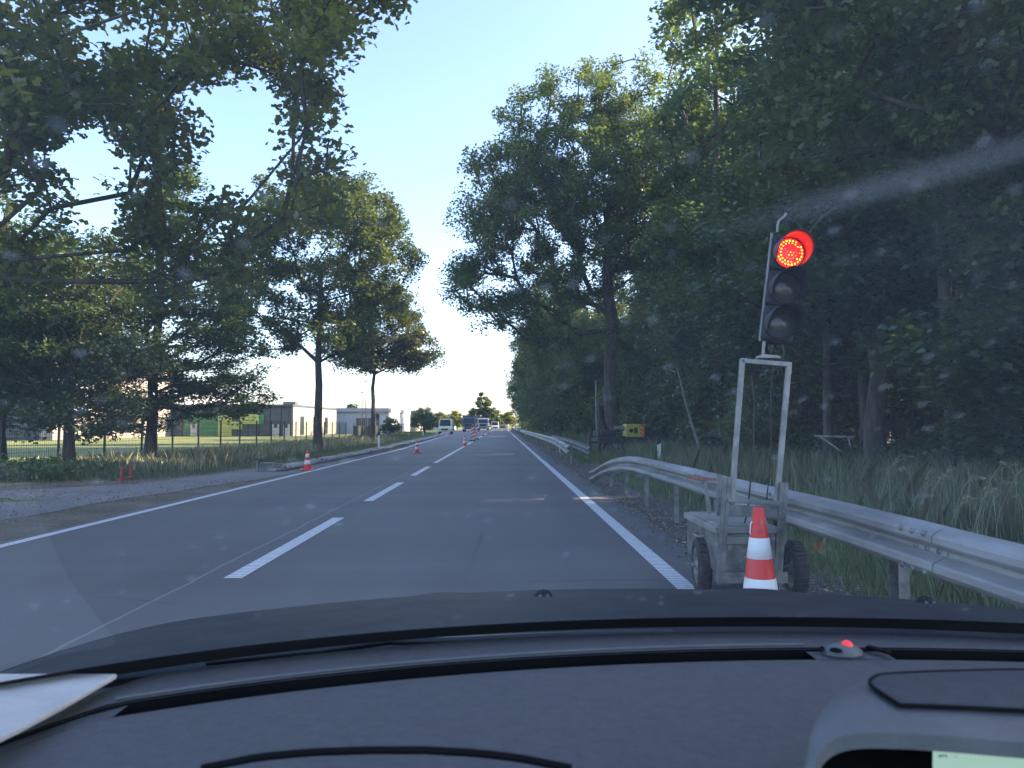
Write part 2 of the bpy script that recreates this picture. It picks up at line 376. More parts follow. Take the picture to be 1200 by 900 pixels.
def skeleton(trunk, C, rng, min_r=.012, r0=.25, sag=.12):
    """grow limbs from the trunk polyline to each clump centre; returns edges and radii"""
    P = [np.array(p, float) for p in trunk]; par = [-1] + list(range(len(trunk) - 1))
    cnt = [0] * len(P); top = P[-1]
    mid = len(P) // 2
    order = np.argsort([np.min([np.linalg.norm(c - p) for p in P[mid:]]) for c in C])
    for ci in order:
        c = C[ci]; A = np.array(P)
        d = A - c; dist = np.linalg.norm(d, axis=1) + np.maximum(0, A[:, 2] - c[2] + .2) * 2.0
        dist[:mid] += 3
        j = int(np.argmin(dist)); L = np.linalg.norm(P[j] - c)
        nseg = max(1, int(L / .9)); prev = j; base = P[j].copy()
        for s in range(1, nseg + 1):
            t = s / nseg; q = base + (c - base) * t
            q[2] += sag * L * math.sin(math.pi * t) * .6
            if s < nseg: q += rng.normal(0, .07 * min(L, 3), 3)
            P.append(q); par.append(prev); cnt.append(0); prev = len(P) - 1
        k = prev
        while k != -1: cnt[k] += 1; k = par[k]
    return np.array(P), par, np.array(cnt)
def limbs(name, trunk, tr, C, m, rng, parent, n=6, trunk_n=14, min_r=.012, exp=.5, flare=1.35, thick=1.0, sag=.12):
    P, par, cnt = skeleton(trunk, C, rng, sag=sag); tot = max(1, cnt.max())
    rr = min_r + (tr * .62 * thick) * (cnt / tot) ** exp
    nt_ = len(trunk)
    for i in range(nt_): rr[i] = max(rr[i] if i > nt_ // 2 else 0, tr * (1 - .55 * i / max(1, nt_ - 1)))
    rr[0] = tr * flare
    mb = MB(); mb.tube([Vector(p) for p in trunk], list(rr[:nt_]), trunk_n)
    Vs = [np.array(mb.v)]; quads = [np.array([f for f in mb.f if len(f) == 4])]; off = len(mb.v)
    E = [(par[i], i) for i in range(nt_, len(P))]
    if E:
        a = np.array([e[0] for e in E]); b = np.array([e[1] for e in E]); A = P[a]; B = P[b]
        D = B - A; D /= np.linalg.norm(D, axis=1)[:, None] + 1e-9
        U = np.cross(D, np.array([.3, .2, 1.0])); U /= np.linalg.norm(U, axis=1)[:, None] + 1e-9; W = np.cross(D, U)
        ra = np.minimum(rr[a], rr[b] * 1.6); rb = rr[b]; ne = len(E); V = np.empty((ne, 2, n, 3))
        for k in range(n):
            t = 2 * math.pi * k / n; o = U * math.cos(t) + W * math.sin(t)
            V[:, 0, k] = A + o * ra[:, None]; V[:, 1, k] = B + o * rb[:, None]
        F = np.array([[k, (k + 1) % n, n + (k + 1) % n, n + k] for k in range(n)])
        FF = (np.arange(ne)[:, None, None] * 2 * n + F[None]).reshape(-1, 4) + off
        Vs.append(V.reshape(-1, 3)); quads.append(FF)
    return np_mesh(name, np.concatenate(Vs), np.concatenate(quads), m, parent, smooth=True)

def lobe_clumps(lobes, n, rng, inner=.45):
    vol = np.array([l[3] * l[4] * l[5] for l in lobes]) ** .8; pr = vol / vol.sum(); out = []
    for i in rng.choice(len(lobes), n, p=pr):
        l = lobes[i]; v = rng.normal(0, 1, 3); v /= np.linalg.norm(v)
        r = inner + (1 - inner) * rng.random() ** .7
        if rng.random() < .12: r *= 1.12
        out.append([l[0] + v[0] * r * l[3], l[1] + v[1] * r * l[4], l[2] + v[2] * r * l[5]])
    return np.array(out)

def tree(name, label, cat, base, tr, trunk, lobes, n, crad, per, lsize, lm, bark='bark', seed=1, group=None, hexa=False, inner=.45, min_r=.012, flat=.6, C=None, thick=1.0, droop=.35, sag=.12, n_side=6, parts=('crown', 'trunk')):
    rng = np.random.default_rng(seed); root = empty(name, base); tag(root, label, cat, group)
    if C is None: C = lobe_clumps(lobes, n, rng, inner)
    limbs(parts[1], trunk, tr, C, M[bark], rng, root, min_r=min_r, thick=thick, sag=sag, n=n_side)
    rad = crad * rng.uniform(.6, 1.35, len(C))
    V, F = leaves(C, rad, per, lsize, rng, flat, hexa, droop)
    np_mesh(parts[0], V, F, M[lm], root)
    return root
def wig(h, k, amp, seed, lean=(0, 0)):
    r = random.Random(seed); return [(lean[0] * i / k + (r.uniform(-amp, amp) if i else 0), lean[1] * i / k + (r.uniform(-amp, amp) if i else 0), h * i / k - (.15 if i == 0 else 0)) for i in range(k + 1)]

# ---------------------------------------------------------------- trees on the left
tree('oak_tree', 'tall roadside oak with bare lower trunk and wide crown behind the nearest small cone', 'tree', (-8.15, 34.3, 0), .20, wig(8, 8, .06, 3),
     [(0, 0, 9.3, 3.6, 3.5, 3.0), (-2.4, 0, 7.3, 2.3, 2.4, 2.3), (-2.3, 0, 9.6, 1.6, 1.6, 1.6), (2.7, 0, 8.4, 1.9, 2.2, 2.2), (.3, 0, 5.4, 2.3, 2.4, 1.3), (-.6, 0, 11.7, 2.3, 1.8, 1.3), (1.9, 0, 10.8, 1.6, 1.6, 1.2), (-3.3, 0, 4.9, 1.0, 1.3, .9)],
     270, .60, 230, .15, 'leaf_oak', seed=4, min_r=.014, thick=.8, flat=.85)
tree('oak_tree', 'smaller roadside oak with umbrella crown beside the round road sign', 'tree', (-8.75, 52, 0), .17, wig(6.5, 7, .05, 5, (.1, 0)),
     [(.6, 0, 8.2, 3.2, 3.2, 2.5), (3.0, 0, 6.3, 1.7, 2, 1.3), (-1.9, 0, 6.6, 1.8, 2, 1.4), (.5, 0, 5.7, 3.1, 2.6, .9), (.4, 0, 10.2, 1.5, 1.5, .9)],
     240, .62, 190, .18, 'leaf_oak', seed=6, min_r=.016, thick=.8, flat=.85)
tree('maple_tree', 'dark low-branched maple by the wire fence at the left edge', 'tree', (-11.3, 20.3, 0), .15, wig(5.2, 7, .12, 9),
     [(-.1, 0, 4.9, 1.9, 2, 1.4), (-1.4, 0, 3.4, 1.6, 2, 1.6), (1.0, 0, 3.2, 1.4, 1.8, 1.4), (0, 0, 1.6, 2.0, 1.8, .8), (-2.4, .3, 5.0, 1.2, 1.6, 1.5)],
     330, .48, 120, .115, 'leaf_maple', seed=10, inner=.3, hexa=True)
tree('beech_tree', 'light green layered tree standing behind the two red stakes', 'tree', (-11.35, 25.0, 0), .18, wig(8.8, 9, .07, 12, (.3, 0)),
     [(.7, 0, 7.7, 1.5, 1.7, 1.7), (1.4, 0, 5.6, 2.1, 2.1, 1.5), (1.9, 0, 3.5, 1.9, 2, 1.4), (-1.0, 0, 5.2, 1.2, 1.6, 1.6), (-.9, 0, 3.2, 1.3, 1.7, 1.2), (.6, 0, 9.2, .7, .8, .8), (-.2, 0, 1.7, 2.1, 1.7, .8), (2.4, 0, 2.2, 1.5, 1.4, .9), (.8, -.6, 2.6, 1.8, 1.2, 1.0)],
     470, .54, 140, .11, 'leaf_beech', seed=13, inner=.3, flat=.4, droop=.8)
tree('lime_tree', 'dense leafy tree cut off by the left edge behind the maple', 'tree', (-15.2, 23.5, 0), .2, wig(8, 8, .08, 14),
     [(-.6, 0, 5.8, 3.0, 3, 2.0), (1, 0, 3.6, 2.2, 2.4, 1.8), (-1.5, 0, 4, 2.4, 2.2, 2.2)],
     320, .62, 150, .15, 'leaf_maple', seed=15, flat=.8)

# the big oak overhead on the left: its clumps fill the sky above the road verge
def near_oak():
    rng = np.random.default_rng(21); C = []
    zones = [  # px polygon box (x0,y0,x1,y1), number, depth range
        (-140, -120, 400, 95, 110, (7.5, 12)), (0, 60, 250, 175, 72, (8, 11)), (120, 130, 240, 230, 20, (8.5, 10.5)),
        (150, 220, 235, 300, 15, (9, 10.5)), (170, 300, 225, 360, 5, (9, 10)), (-80, 100, 62, 300, 24, (8, 10.5)), (-100, 280, 50, 350, 12, (8.5, 10)),
        (320, 60, 395, 190, 22, (8.5, 11)), (300, 190, 392, 270, 15, (9, 11)), (235, 245, 300, 330, 12, (9, 10.5)), (180, 0, 390, 60, 26, (9, 13)),
        (330, -30, 408, 60, 12, (9, 11)), (425, -45, 488, 6, 6, (9, 10)), (-600, -300, 0, 120, 70, (5, 10)), (240, 20, 330, 120, 8, (9, 12))]
    for x0, y0, x1, y1, n, (d0, d1) in zones:
        for _ in range(n):
            px = rng.uniform(x0, x1); py = rng.uniform(y0, y1)
            if 62 < px < 142 and 140 < py < 285: continue
            if 215 < px < 342 and 92 < py < 240: continue
            p = at(px, py, rng.uniform(d0, d1)); C.append(list(p))
    C = np.array(C); base = np.array([-8.9, 9.5, 0])
    trunk = [tuple(v) for v in wig(6.2, 7, .08, 22)]
    root = tree('overhanging_oak', 'big oak at the left whose leafy boughs hang over the top of the view', 'tree', tuple(base), .38, trunk, None, 0, .36, 78, .115, 'leaf_oak_near', seed=23, hexa=True, C=C - base, thick=.30, min_r=.008, sag=.22, flat=.75)
near_oak()

# ---------------------------------------------------------------- trees on the right
tree('old_oak', 'giant old oak with thick trunk and sunlit top behind the yellow pile driver', 'tree', (6.6, 45, 0), .50, wig(14, 11, .12, 30, (-.4, 0)),
     [(-2.2, 0, 17.8, 5.0, 5.2, 4.6), (2.0, 0, 19.3, 4.2, 4.5, 4.2), (-5.2, 0, 13.2, 3.8, 4.6, 3.2), (-7.6, 0, 9.6, 2.7, 3.5, 1.7), (-4.0, 0, 8.8, 2.6, 3.5, 1.6), (3.0, 0, 12.5, 4, 4.5, 4), (-.5, 0, 13, 4, 4, 3), (-3.4, 0, 21.0, 2.3, 2.4, 1.5), (-9.0, 0, 10.2, 1.4, 1.6, 1.2), (-5.8, 0, 16.5, 2.9, 3, 2.6), (-7.2, 0, 13.6, 2.4, 3, 2.2), (-3.0, 0, 6.3, 3.2, 3, 1.7), (-6.2, 0, 8.0, 2.6, 3, 1.5), (0, 0, 16, 5, 5, 4), (-2.5, 0, 11, 3.5, 4, 2.2)],
     720, .80, 190, .19, 'leaf_oak', seed=31, flat=.9, inner=.35, min_r=.025, thick=1.0)

FOREST = 'trees of the roadside forest'
def proto(nm, label, seed, h, r, n, crad, per, ls, low=.1, trunk_r=.2, lm='leaf_forest'):
    rng = np.random.default_rng(seed); lobes = []
    for k in range(8):
        z = h * (low + (.95 - low) * (k + .5) / 8); rr = r * (1 - ((z / h - .5) / .62) ** 2) * rng.uniform(.75, 1.05) + .5
        a = rng.uniform(0, 6.28); lobes.append((math.cos(a) * r * .3, math.sin(a) * r * .3, z, rr * .85, rr * .85, h * .11 + .5))
    return tree(nm, label, 'tree', (0, 0, 0), trunk_r, wig(h * .85, 9, .12, seed), lobes, int(n * 1.25), crad, per, ls, lm, seed=seed, group=FOREST, inner=.35, min_r=.02, n_side=5, flat=.85)
P0 = proto('forest_tree', 'dark leafy tree', 40, 17, 4.0, 230, .8, 130, .21, low=.22, trunk_r=.24)
P1 = proto('forest_tree', 'dark leafy tree', 41, 13, 3.2, 170, .75, 130, .20, low=.08, trunk_r=.17)
P2 = proto('forest_tree', 'dark leafy tree', 42, 19, 4.4, 240, .85, 130, .23, low=.35, trunk_r=.27)
PB = proto('undergrowth_bush', 'dark bush', 43, 3.2, 1.9, 60, .5, 130, .15, low=.1, trunk_r=.05)
PS = tree('thin_forest_tree', 'slim bare-stemmed pine', 'tree', (0, 0, 0), .13, wig(15, 10, .06, 44),
          [(0, 0, 14, 1.8, 1.8, 1.6), (0, 0, 11.5, 2.0, 2, 1.2)], 45, .75, 120, .2, 'leaf_forest', seed=44, group=FOREST, min_r=.015)
used = set()
def plant(P, x, y, s, rz, label, group=FOREST, sz=None):
    o = P if P.name not in used else copy_tree(P)
    used.add(P.name); o.location = (x, y, -.05); o.scale = (s, s, sz or s); o.rotation_euler.z = rz
    o['label'] = label; o['group'] = group; return o
rr = random.Random(77)
front = [(11.5, 7.0, 1.0, 0), (8.9, 12.2, .95, 1), (8.6, 17.5, .98, 0), (9.3, 23.5, .92, 1), (8.3, 29.5, .92, 0), (9.4, 35.5, .92, 1), (11.6, 41, 1.0, 2), (9.6, 50.5, .85, 1), (5.6, 57, .72, 1), (8.5, 63, .78, 0), (12.6, 9.4, 1.0, 0)]  # last entry: unseen tree added to block a sun patch on the road
words = ['beside the red traffic light', 'just left of the traffic light', 'midway between traffic light and pile driver', 'over the leaning pale sapling', 'right behind the yellow pile driver', 'between the pile driver and the old oak', 'behind the old oak', 'in the shade past the old oak', 'where the far guardrail begins', 'beyond the old oak by the road', 'added unseen past the right edge to block the sun']
for i, (x, y, s, k) in enumerate(front):
    plant((P0, P1, P2)[k], x, y, s, rr.uniform(0, 6.28), 'dense dark tree at the forest edge ' + words[i], sz=s * lerp(y, [(7, .62), (12, .72), (18, .80), (24, .85), (32, .9), (40, 1)]))
    
far_i = 0
y = 70
while y < 300:
    c = road_c(y); s = rr.uniform(.72, .95)
    plant((P0, P1, P2)[far_i % 3], c + (5.0 + rr.uniform(-.3, .8) if far_i % 2 == 0 else 8.6 + rr.uniform(-.6, 1.2)), y, s, rr.uniform(0, 6.28), 'dark tree in the long far row that closes the right side of the road', 'trees of the far forest edge')
    y += rr.uniform(5.5, 8) + y * .012; far_i += 1
plant(P1, 5.0, 66, 1.05, 2.1, 'low-branched tree filling the gap under the left side of the old oak')
plant(P1, 4.9, 79, 1.0, 4.0, 'low-branched tree leaning over the far guardrail beyond the old oak')
# second and third rows
for (x0, x1, n, st, y0) in ((13, 18, 24, 7, 4), (20, 26, 14, 13, 0)):
    for k in range(n):
        y = y0 + k * st + rr.uniform(-2, 2)
        if x0 > 18 and 8 < y < 22: continue
        s = rr.uniform(.85, 1.05); plant((P2, P0)[k % 2], rr.uniform(x0, x1), y, s, rr.uniform(0, 6.28), sz=s * (.72 if y < 26 else .9), label='shaded tree standing deep inside the forest behind the roadside trees', group='trees deep in the forest')
for k in range(46):
    x = rr.uniform(7.5, 22); y = rr.uniform(9, 40)
    plant(PS, x, y, rr.uniform(.8, 1.15), rr.uniform(0, 6.28), 'slim bare-stemmed tree in the dark forest behind the guardrail', 'slim trunks in the forest')
for k in range(60):
    y = 12 + k * 2.1 + rr.uniform(-1, 1); x = rr.uniform(7.2, 9.5) if y > 18 else rr.uniform(10, 14)
    if 27 < y < 36: x = max(x, 8.2)
    if .36 < x / y < .54: continue
    plant(PB, x + (0 if y < 170 else road_c(y)), y, rr.uniform(.6, 1.25), rr.uniform(0, 6.28), 'dark leafy bush in the undergrowth along the forest edge', 'undergrowth bushes at the forest edge')

WIN = lambda x, y: .36 < x / y < .54 and y < 48
for k in range(34):
    x, y = rr.uniform(21, 27), 4 + k * 2.2
    if k % 3 == 1: continue
    plant(PB, x, y, rr.uniform(1.1, 1.7), rr.uniform(0, 6.28), 'dark leafy bush closing the view at the back of the forest', 'bushes at the back of the forest')
for k in range(26):
    y = 9 + k * 1.6; x = rr.uniform(15, 20)
    if WIN(x, y): continue
    plant(P1, x, y, .6, rr.uniform(0, 6.28), 'young low-branched tree growing in the shade inside the forest', 'young trees inside the forest')
# saplings and fallen branches
def stick(name, label, cat, pts, r, m, group=None):
    root = MB().tube(pts, [r * (1 - .7 * i / (len(pts) - 1)) for i in range(len(pts))], 6)
    o = root.build(name, m, loc=tuple(pts[0])); tag(o, label, cat, group); return o
stick('leaning_sapling', 'thin pale sapling leaning left at the forest edge right of the pile driver', 'tree', [at(822, 530, 24), at(812, 500, 24), at(803, 470, 24), at(797, 445, 24), at(793, 430, 24)], .055, M['bark_pale'])
b = MB(); P_ = lambda x, y: at(x, y, 13)
b.tube([P_(1210, 402), P_(1192, 392), P_(1175, 384), P_(1160, 382), P_(1128, 366)], [.035, .03, .025, .016, .008], 6)
b.tube([P_(1160, 382), P_(1145, 392), P_(1110, 404)], [.02, .014, .006], 6)
tag(b.build('bare_branch', M['bark_pale'], loc=tuple(P_(1210, 402))), 'pale bare branch catching the light in front of the dark forest at the right', 'branch')
b = MB(); b.tube([at(955, 511, 12), at(1000, 512, 12)], [.02, .014], 6); b.tube([at(960, 511, 12), at(986, 529, 11.5)], [.018, .01], 6); b.tube([at(994, 512, 12), at(997, 524, 11.8)], [.012, .008], 6)
tag(b.build('fallen_branch', M['bark_pale'], loc=tuple(at(955, 511, 12))), 'pale forked fallen branch lying in the grass behind the trolley', 'branch')
# big dark bough top right
b = MB(); b.tube([at(1260, 120, 11), at(1180, 80, 10.5), at(1150, 60, 10.2), at(1120, 20, 10), at(1095, -20, 9.8)], [.16, .14, .12, .10, .08], 10)
b.tube([at(1150, 60, 10.2), at(1100, 62, 10), at(1040, 90, 10), at(960, 125, 9.8)], [.08, .06, .045, .02], 8)
root = bpy.data.objects.get('forest_tree')
bough = b.build('bough', M['bark'], loc=tuple(at(1260, 120, 11)))
rt = empty('tall_oak', (10.5, 8.5, 0)); tag(rt, 'tall dark oak at the right edge with a thick bent bough across the top corner', 'tree')
tm = MB(); tm.tube([(10.5, 8.5, -.1), (10.4, 8.6, 2), (10.45, 8.8, 4.5), tuple(at(1260, 120, 11)), (10.3, 11.5, 8.5), (10.2, 11, 12)], [.42, .33, .29, .24, .2, .1], 14)
bough.parent = rt; bough.location = at(1260, 120, 11) - Vector(rt.location)
tm.build('trunk', M['bark'], rt)
rng = np.random.default_rng(50); C = []
for (x0, y0, x1, y1, n, d0, d1) in ((830, -120, 1260, 60, 70, 8, 12), (880, 40, 1230, 160, 50, 9, 12), (1080, 120, 1260, 300, 34, 9.5, 12), (800, -80, 860, 20, 7, 9, 11), (1120, 280, 1260, 420, 18, 10, 12), (880, 150, 1010, 220, 10, 10, 12)):
    for _ in range(n):
        C.append(list(at(rng.uniform(x0, x1), rng.uniform(y0, y1), rng.uniform(d0, d1))))
C = np.array(C) - np.array([10.5, 8.5, 0])
V, F = leaves(C, .5 * rng.uniform(.6, 1.3, len(C)), 120, .125, rng, .6, True)
np_mesh('crown', V, F, M['leaf_forest'], rt)
limbs('branches', [(0, .1, 5.5), (-.1, 1.5, 7), (-.2, 2.6, 9)], .12, C, M['bark'], rng, rt, min_r=.008)

# ---------------------------------------------------------------- grass and undergrowth
def blades(name, pts, h, wd, m, rng, bend=.35, kind='stuff', label=None, cat=None):
    k = len(pts); hh = (h if np.ndim(h) else np.full(k, h)) * rng.uniform(.5, 1.25, k)
    a = rng.uniform(0, 6.28, k); d = np.stack([np.cos(a), np.sin(a), 0 * a], 1); a2 = a + rng.uniform(.8, 2.2, k)
    s = np.stack([np.cos(a2), np.sin(a2), 0 * a], 1) * wd * .5 * rng.uniform(.6, 1.4, k)[:, None]
    b = bend * rng.uniform(.2, 1.5, k) * hh
    up = np.array([0, 0, 1.0]); V = np.empty((k, 5, 3))
    V[:, 0] = pts - s; V[:, 1] = pts + s
    m1 = pts + up * (hh * .55)[:, None] + d * (b * .3)[:, None]
    V[:, 2] = m1 + s * .8; V[:, 3] = pts + up * (hh * .95)[:, None] + d * b[:, None]; V[:, 4] = m1 - s * .8
    F = np.arange(k * 5).reshape(k, 5)
    o = np_mesh(name, V.reshape(-1, 3), F, m); tag(o, label, cat, kind=kind); return o
rng = np.random.default_rng(60)
def scatter(n, fx, y0, y1, rng, dens=1.3):
    t = rng.random(n); Y = y0 * (y1 / y0) ** (t ** (1 / dens)) if y0 > 0 else rng.uniform(y0, y1, n)
    lo, hi = zip(*[fx(v) for v in Y]); lo = np.array(lo); hi = np.array(hi)
    X = lo + (hi - lo) * rng.random(n); return np.stack([X, Y, np.full(n, -.02)], 1)
def patchy(p, rng, sc=.5, keep=.35):
    v = np.sin(p[:, 0] * sc * 2.1 + 1.3 * np.sin(p[:, 1] * sc)) * np.cos(p[:, 1] * sc * 1.3 + np.sin(p[:, 0] * sc * 1.7))
    return p[(v + rng.random(len(p)) * 1.6) > keep]
# right verge
pr = scatter(130000, lambda Y: (2.45, 8.5), 2.0, 90, rng); pr = patchy(pr, rng)
hr = np.clip((pr[:, 0] - 2.1) * .22, .06, .62) * (1 + .3 * np.sin(pr[:, 0] * 3 + pr[:, 1]))
blades('verge_grass', pr, hr * .9, .0065 + .0006 * pr[:, 1][:, None] * 0 + .00022 * pr[:, 1:2], M['grass_blade'], rng, label='tall green grass on the right verge between guardrail and forest', cat='grass')
pr = scatter(26000, lambda Y: (2.6, 7.5), 60, 260, rng, 1.0); pr[:, 0] += np.array([road_c(v) for v in pr[:, 1]])
blades('verge_grass', pr, .55, .05, M['grass_blade'], rng, label='far tall grass along the distant right guardrail', cat='grass')
pr = scatter(2600, lambda Y: (3.4, 7.0), 6, 34, rng); blades('seed_grass', pr, .75, .004, M['grass_dry'], rng, .45, label='pale dry seeding grass stems on the right verge', cat='grass')
mb = MB(); hc = []
for k in range(46):
    x = rng.uniform(3.5, 5.0); y = rng.uniform(5.8, 7.4); h = rng.uniform(.55, .95); a = rng.uniform(-.5, 1.0); b = rng.uniform(.1, .4)
    P_ = [(x, y, 0), (x + b * .2 * a, y, h * .5), (x + b * .6 * a, y - .03, h * .85), (x + b * a, y - .05, h), (x + b * 1.5 * a, y - .06, h * .97)]
    mb.tube(P_, [.0025, .002, .0015, .0012, .0008], 4, False)
    for t in np.linspace(0, 1, 9): hc.append([P_[2][0] * (1 - t) + P_[4][0] * t, P_[2][1], P_[2][2] * (1 - t) + P_[4][2] * t + .03 * math.sin(3.1 * t)])
o = mb.build('seed_stems', M['grass_dry']); tag(o, 'pale bent seed stems above the guardrail near the right edge', 'grass', kind='stuff')
V, F = leaves(np.array(hc), np.full(len(hc), .014), 9, .016, rng, 1.2); tag(np_mesh('seed_heads', V, F, M['grass_dry']), 'pale feathery seed heads above the guardrail near the right edge', 'grass', kind='stuff')
# left verge
def lv(Y):
    r_ = lerp(Y, [(17, -8.2), (19, -7.4), (28, -6.7), (60, -7.35), (92, -8.1), (120, -10)])
    return (lerp(Y, [(17, -12.6), (60, -12.6), (120, -20)]), r_)
pl = scatter(60000, lv, 17, 120, rng, 1.0)
dl = np.array([lv(v)[1] for v in pl[:, 1]]) - pl[:, 0]
blades('roadside_grass', pl, np.clip(.07 + dl * .08, .07, .34), .018, M['grass_blade'], rng, label='long green grass on the left verge along the fence', cat='grass')
pl = scatter(5000, lambda Y: (-12.6, -7.8), 19, 60, rng); blades('seed_grass', pl, .5, .010, M['grass_dry'], rng, .35, label='pale seeding grass stems on the left verge', cat='grass')
pl = scatter(9000, lambda Y: (-12.6, -8), 11.9, 13.2, rng); pl = pl[((pl[:, 0] + 10.2) / 2.4) ** 2 + ((pl[:, 1] - 12.55) / .55) ** 2 < 1]
blades('island_grass', pl, .06, .01, M['grass_blade'], rng, label='short grass patch between the two arms of the cycle path', cat='grass')
# low ground cover under the fence at left, and leaf litter
k = 420; C = np.stack([rng.uniform(-21, -9.6, k), rng.uniform(16.2, 19.5, k), rng.uniform(.05, .35, k)], 1)
C[:, 1] += np.clip((C[:, 0] + 11) * -.05, 0, 1); C = C[(C[:, 1] > 16.6 + (C[:, 0] + 9.6) * -.02)]
V, F = leaves(C, rng.uniform(.2, .38, len(C)), 60, .09, rng, .6, False)
tag(np_mesh('low_undergrowth', V, F, M['leaf_bush']), 'dark low creepers along the foot of the wire fence', 'ground cover', kind='stuff')
k = 600; C = np.stack([rng.uniform(8.0, 12, k), rng.uniform(6, 60, k), rng.uniform(.1, .8, k)], 1)
V, F = leaves(C, rng.uniform(.3, .6, len(C)), 60, .11, rng, .7, False)
tag(np_mesh('forest_undergrowth', V, F, M['leaf_bush']), 'dark knee-high undergrowth on the forest floor at the right', 'ground cover', kind='stuff')
M['dead_leaf'] = leafmat('dead_leaf', (.12, .08, .04), (.42, .33, .2), trans=.15, tcol=(1, 1, .8))
def litter(name, pts, size, label):
    V, F = leaves(pts, np.full(len(pts), .02), 1, size, rng, .2, False, 2.0); V[:, 2] = np.abs(V[:, 2]) + .004
    tag(np_mesh(name, V, F, M['dead_leaf']), label, 'leaf litter', kind='stuff')
a = np.stack([rng.uniform(-14, -5.6, 5200), rng.uniform(8.5, 17.3, 5200), np.full(5200, .012)], 1)
a = a[(a[:, 0] < -6.2 + .1 * (a[:, 1] - 9)) | (rng.random(len(a)) < .25)]
litter('fallen_leaves', a, .045, 'dry brown leaves scattered over the left verge and path')
a = np.stack([1.8 + np.abs(rng.normal(0, .45, 3500)), 3 * (30 / 3) ** rng.random(3500), np.full(3500, .01)], 1)
litter('fallen_leaves', a, .035, 'dry leaves and twigs on the gravel under the right guardrail')
V, F = leaves(a + [0, .2, 0], np.full(len(a), .3), 2, .03, rng, .04); V[:, 2] = np.abs(V[:, 2] - .01) + .004
tag(np_mesh('pebbles', V, F, M['gravel']), 'small grey stones on the right gravel shoulder', 'gravel', kind='stuff')

# ---------------------------------------------------------------- guardrails
PROF = [(0, .31), (.014, .309), (.074, .266), (.081, .255), (.081, .222), (.074, .210), (.014, .172), (.009, .162), (.009, .148), (.014, .138), (.074, .100), (.081, .088), (.081, .055), (.074, .044), (.014, .001), (0, 0)]
def wbeam(mb, path, side=-1, hsc=.78):
    """path: list of (x, y, ztop); W profile bulging to the given side, 3 mm skin"""
    n = len(PROF); vs = []
    for (x, y, zt) in path:
        for (o, h) in PROF: vs.append((x + side * o, y, zt - .31 * hsc + h * hsc))
    fs = [(i * n + j, (i + 1) * n + j, (i + 1) * n + j + 1, i * n + j + 1) for i in range(len(path) - 1) for j in range(n - 1)]
    mb.add(vs, fs, False)
def solid(o, t=.004):
    s = o.modifiers.new('s', 'SOLIDIFY'); s.thickness = t; s.offset = 0
gr = empty('guardrail', (2.1, 2, 0)); tag(gr, 'near galvanised guardrail with curved sunken end behind the traffic light trolley', 'guardrail')
ys = [(-3 + .5 * i) for i in range(28)]
path = [(2.04, y, .755 + .004 * math.sin(y * 1.7)) for y in ys] + [(2.02, 11.4, .748), (2.01, 12.2, .72), (2.00, 13.0, .67), (1.99, 13.8, .60), (1.985, 14.6, .51), (1.98, 15.4, .41), (1.975, 16.1, .30), (1.97, 16.7, .24)]
path = [p for p in path if p[1] <= 10.6 or p[1] >= 11.4]
for k_, (a, b) in enumerate(((-3, 3.9), (3.5, 7.9), (7.5, 17))):
    seg = [(p[0] - .005 * (k_ == 1), p[1], p[2] + .003 * (k_ == 1)) for p in path if a <= p[1] <= b]
    if k_ == 0: seg.append((2.04, 3.85, seg[-1][2]))
    mb = MB(); wbeam(mb, seg); o = mb.build('beam', M['rail'], gr); solid(o)
for y in (-1.6, .4, 2.3, 4.2, 6.0, 7.8, 9.6, 11.55, 13.4, 15.3):
    zt = float(np.interp(y, [p[1] for p in path], [p[2] for p in path])) - .06
    mb = MB(); x = 2.19
    mb.box((x, y, zt / 2 - .1), (.006, .10, zt + .2)); mb.box((x - .03, y + .052, zt / 2 - .1), (.055, .005, zt + .2)); mb.box((x - .03, y - .052, zt / 2 - .1), (.055, .005, zt + .2))
    mb.box((x - .085, y, zt - .09), (.10, .07, .07)); mb.build('post', M['zinc'], gr)
mb = MB()
for y in (3.56, 3.66, 3.76, 7.56, 7.66, 7.76, 5.6, 9.6):
    for z in (.541, .718): mb.lathe((1.955, y, z), [(0, -.012), (.013, -.009), (.015, 0)], 'X', 10)
    mb.lathe((2.025, y, .634), [(0, -.010), (.016, -.008), (.018, 0)], 'X', 10)
mb.build('bolts', M['zinc'], gr)
gr2 = empty('guardrail', (1.97, 24, 0)); tag(gr2, 'long far guardrail running up the right side of the road to the horizon', 'guardrail')
path = [(1.98, 22.5, .60), (1.98, 25, .68), (1.98, 29, .75)] + [(1.98 + road_c(y), y, .755) for y in range(33, 300, 4)]
mb = MB(); wbeam(mb, path, hsc=.85); o = mb.build('beam', M['rail'], gr2); solid(o)
mb = MB(); wbeam(mb, [(2.62, 23.5, .60), (2.58, 26, .66), (2.5, 30, .72), (2.4, 38, .75)], side=1, hsc=.85); o = mb.build('rear_beam', M['rail'], gr2); solid(o)
for y in list(range(24, 60, 2)) + list(range(60, 200, 4)):
    mb = MB(); mb.box((2.16 + road_c(y), y, .26), (.06, .10, .72)); mb.build('post', M['zinc'], gr2)

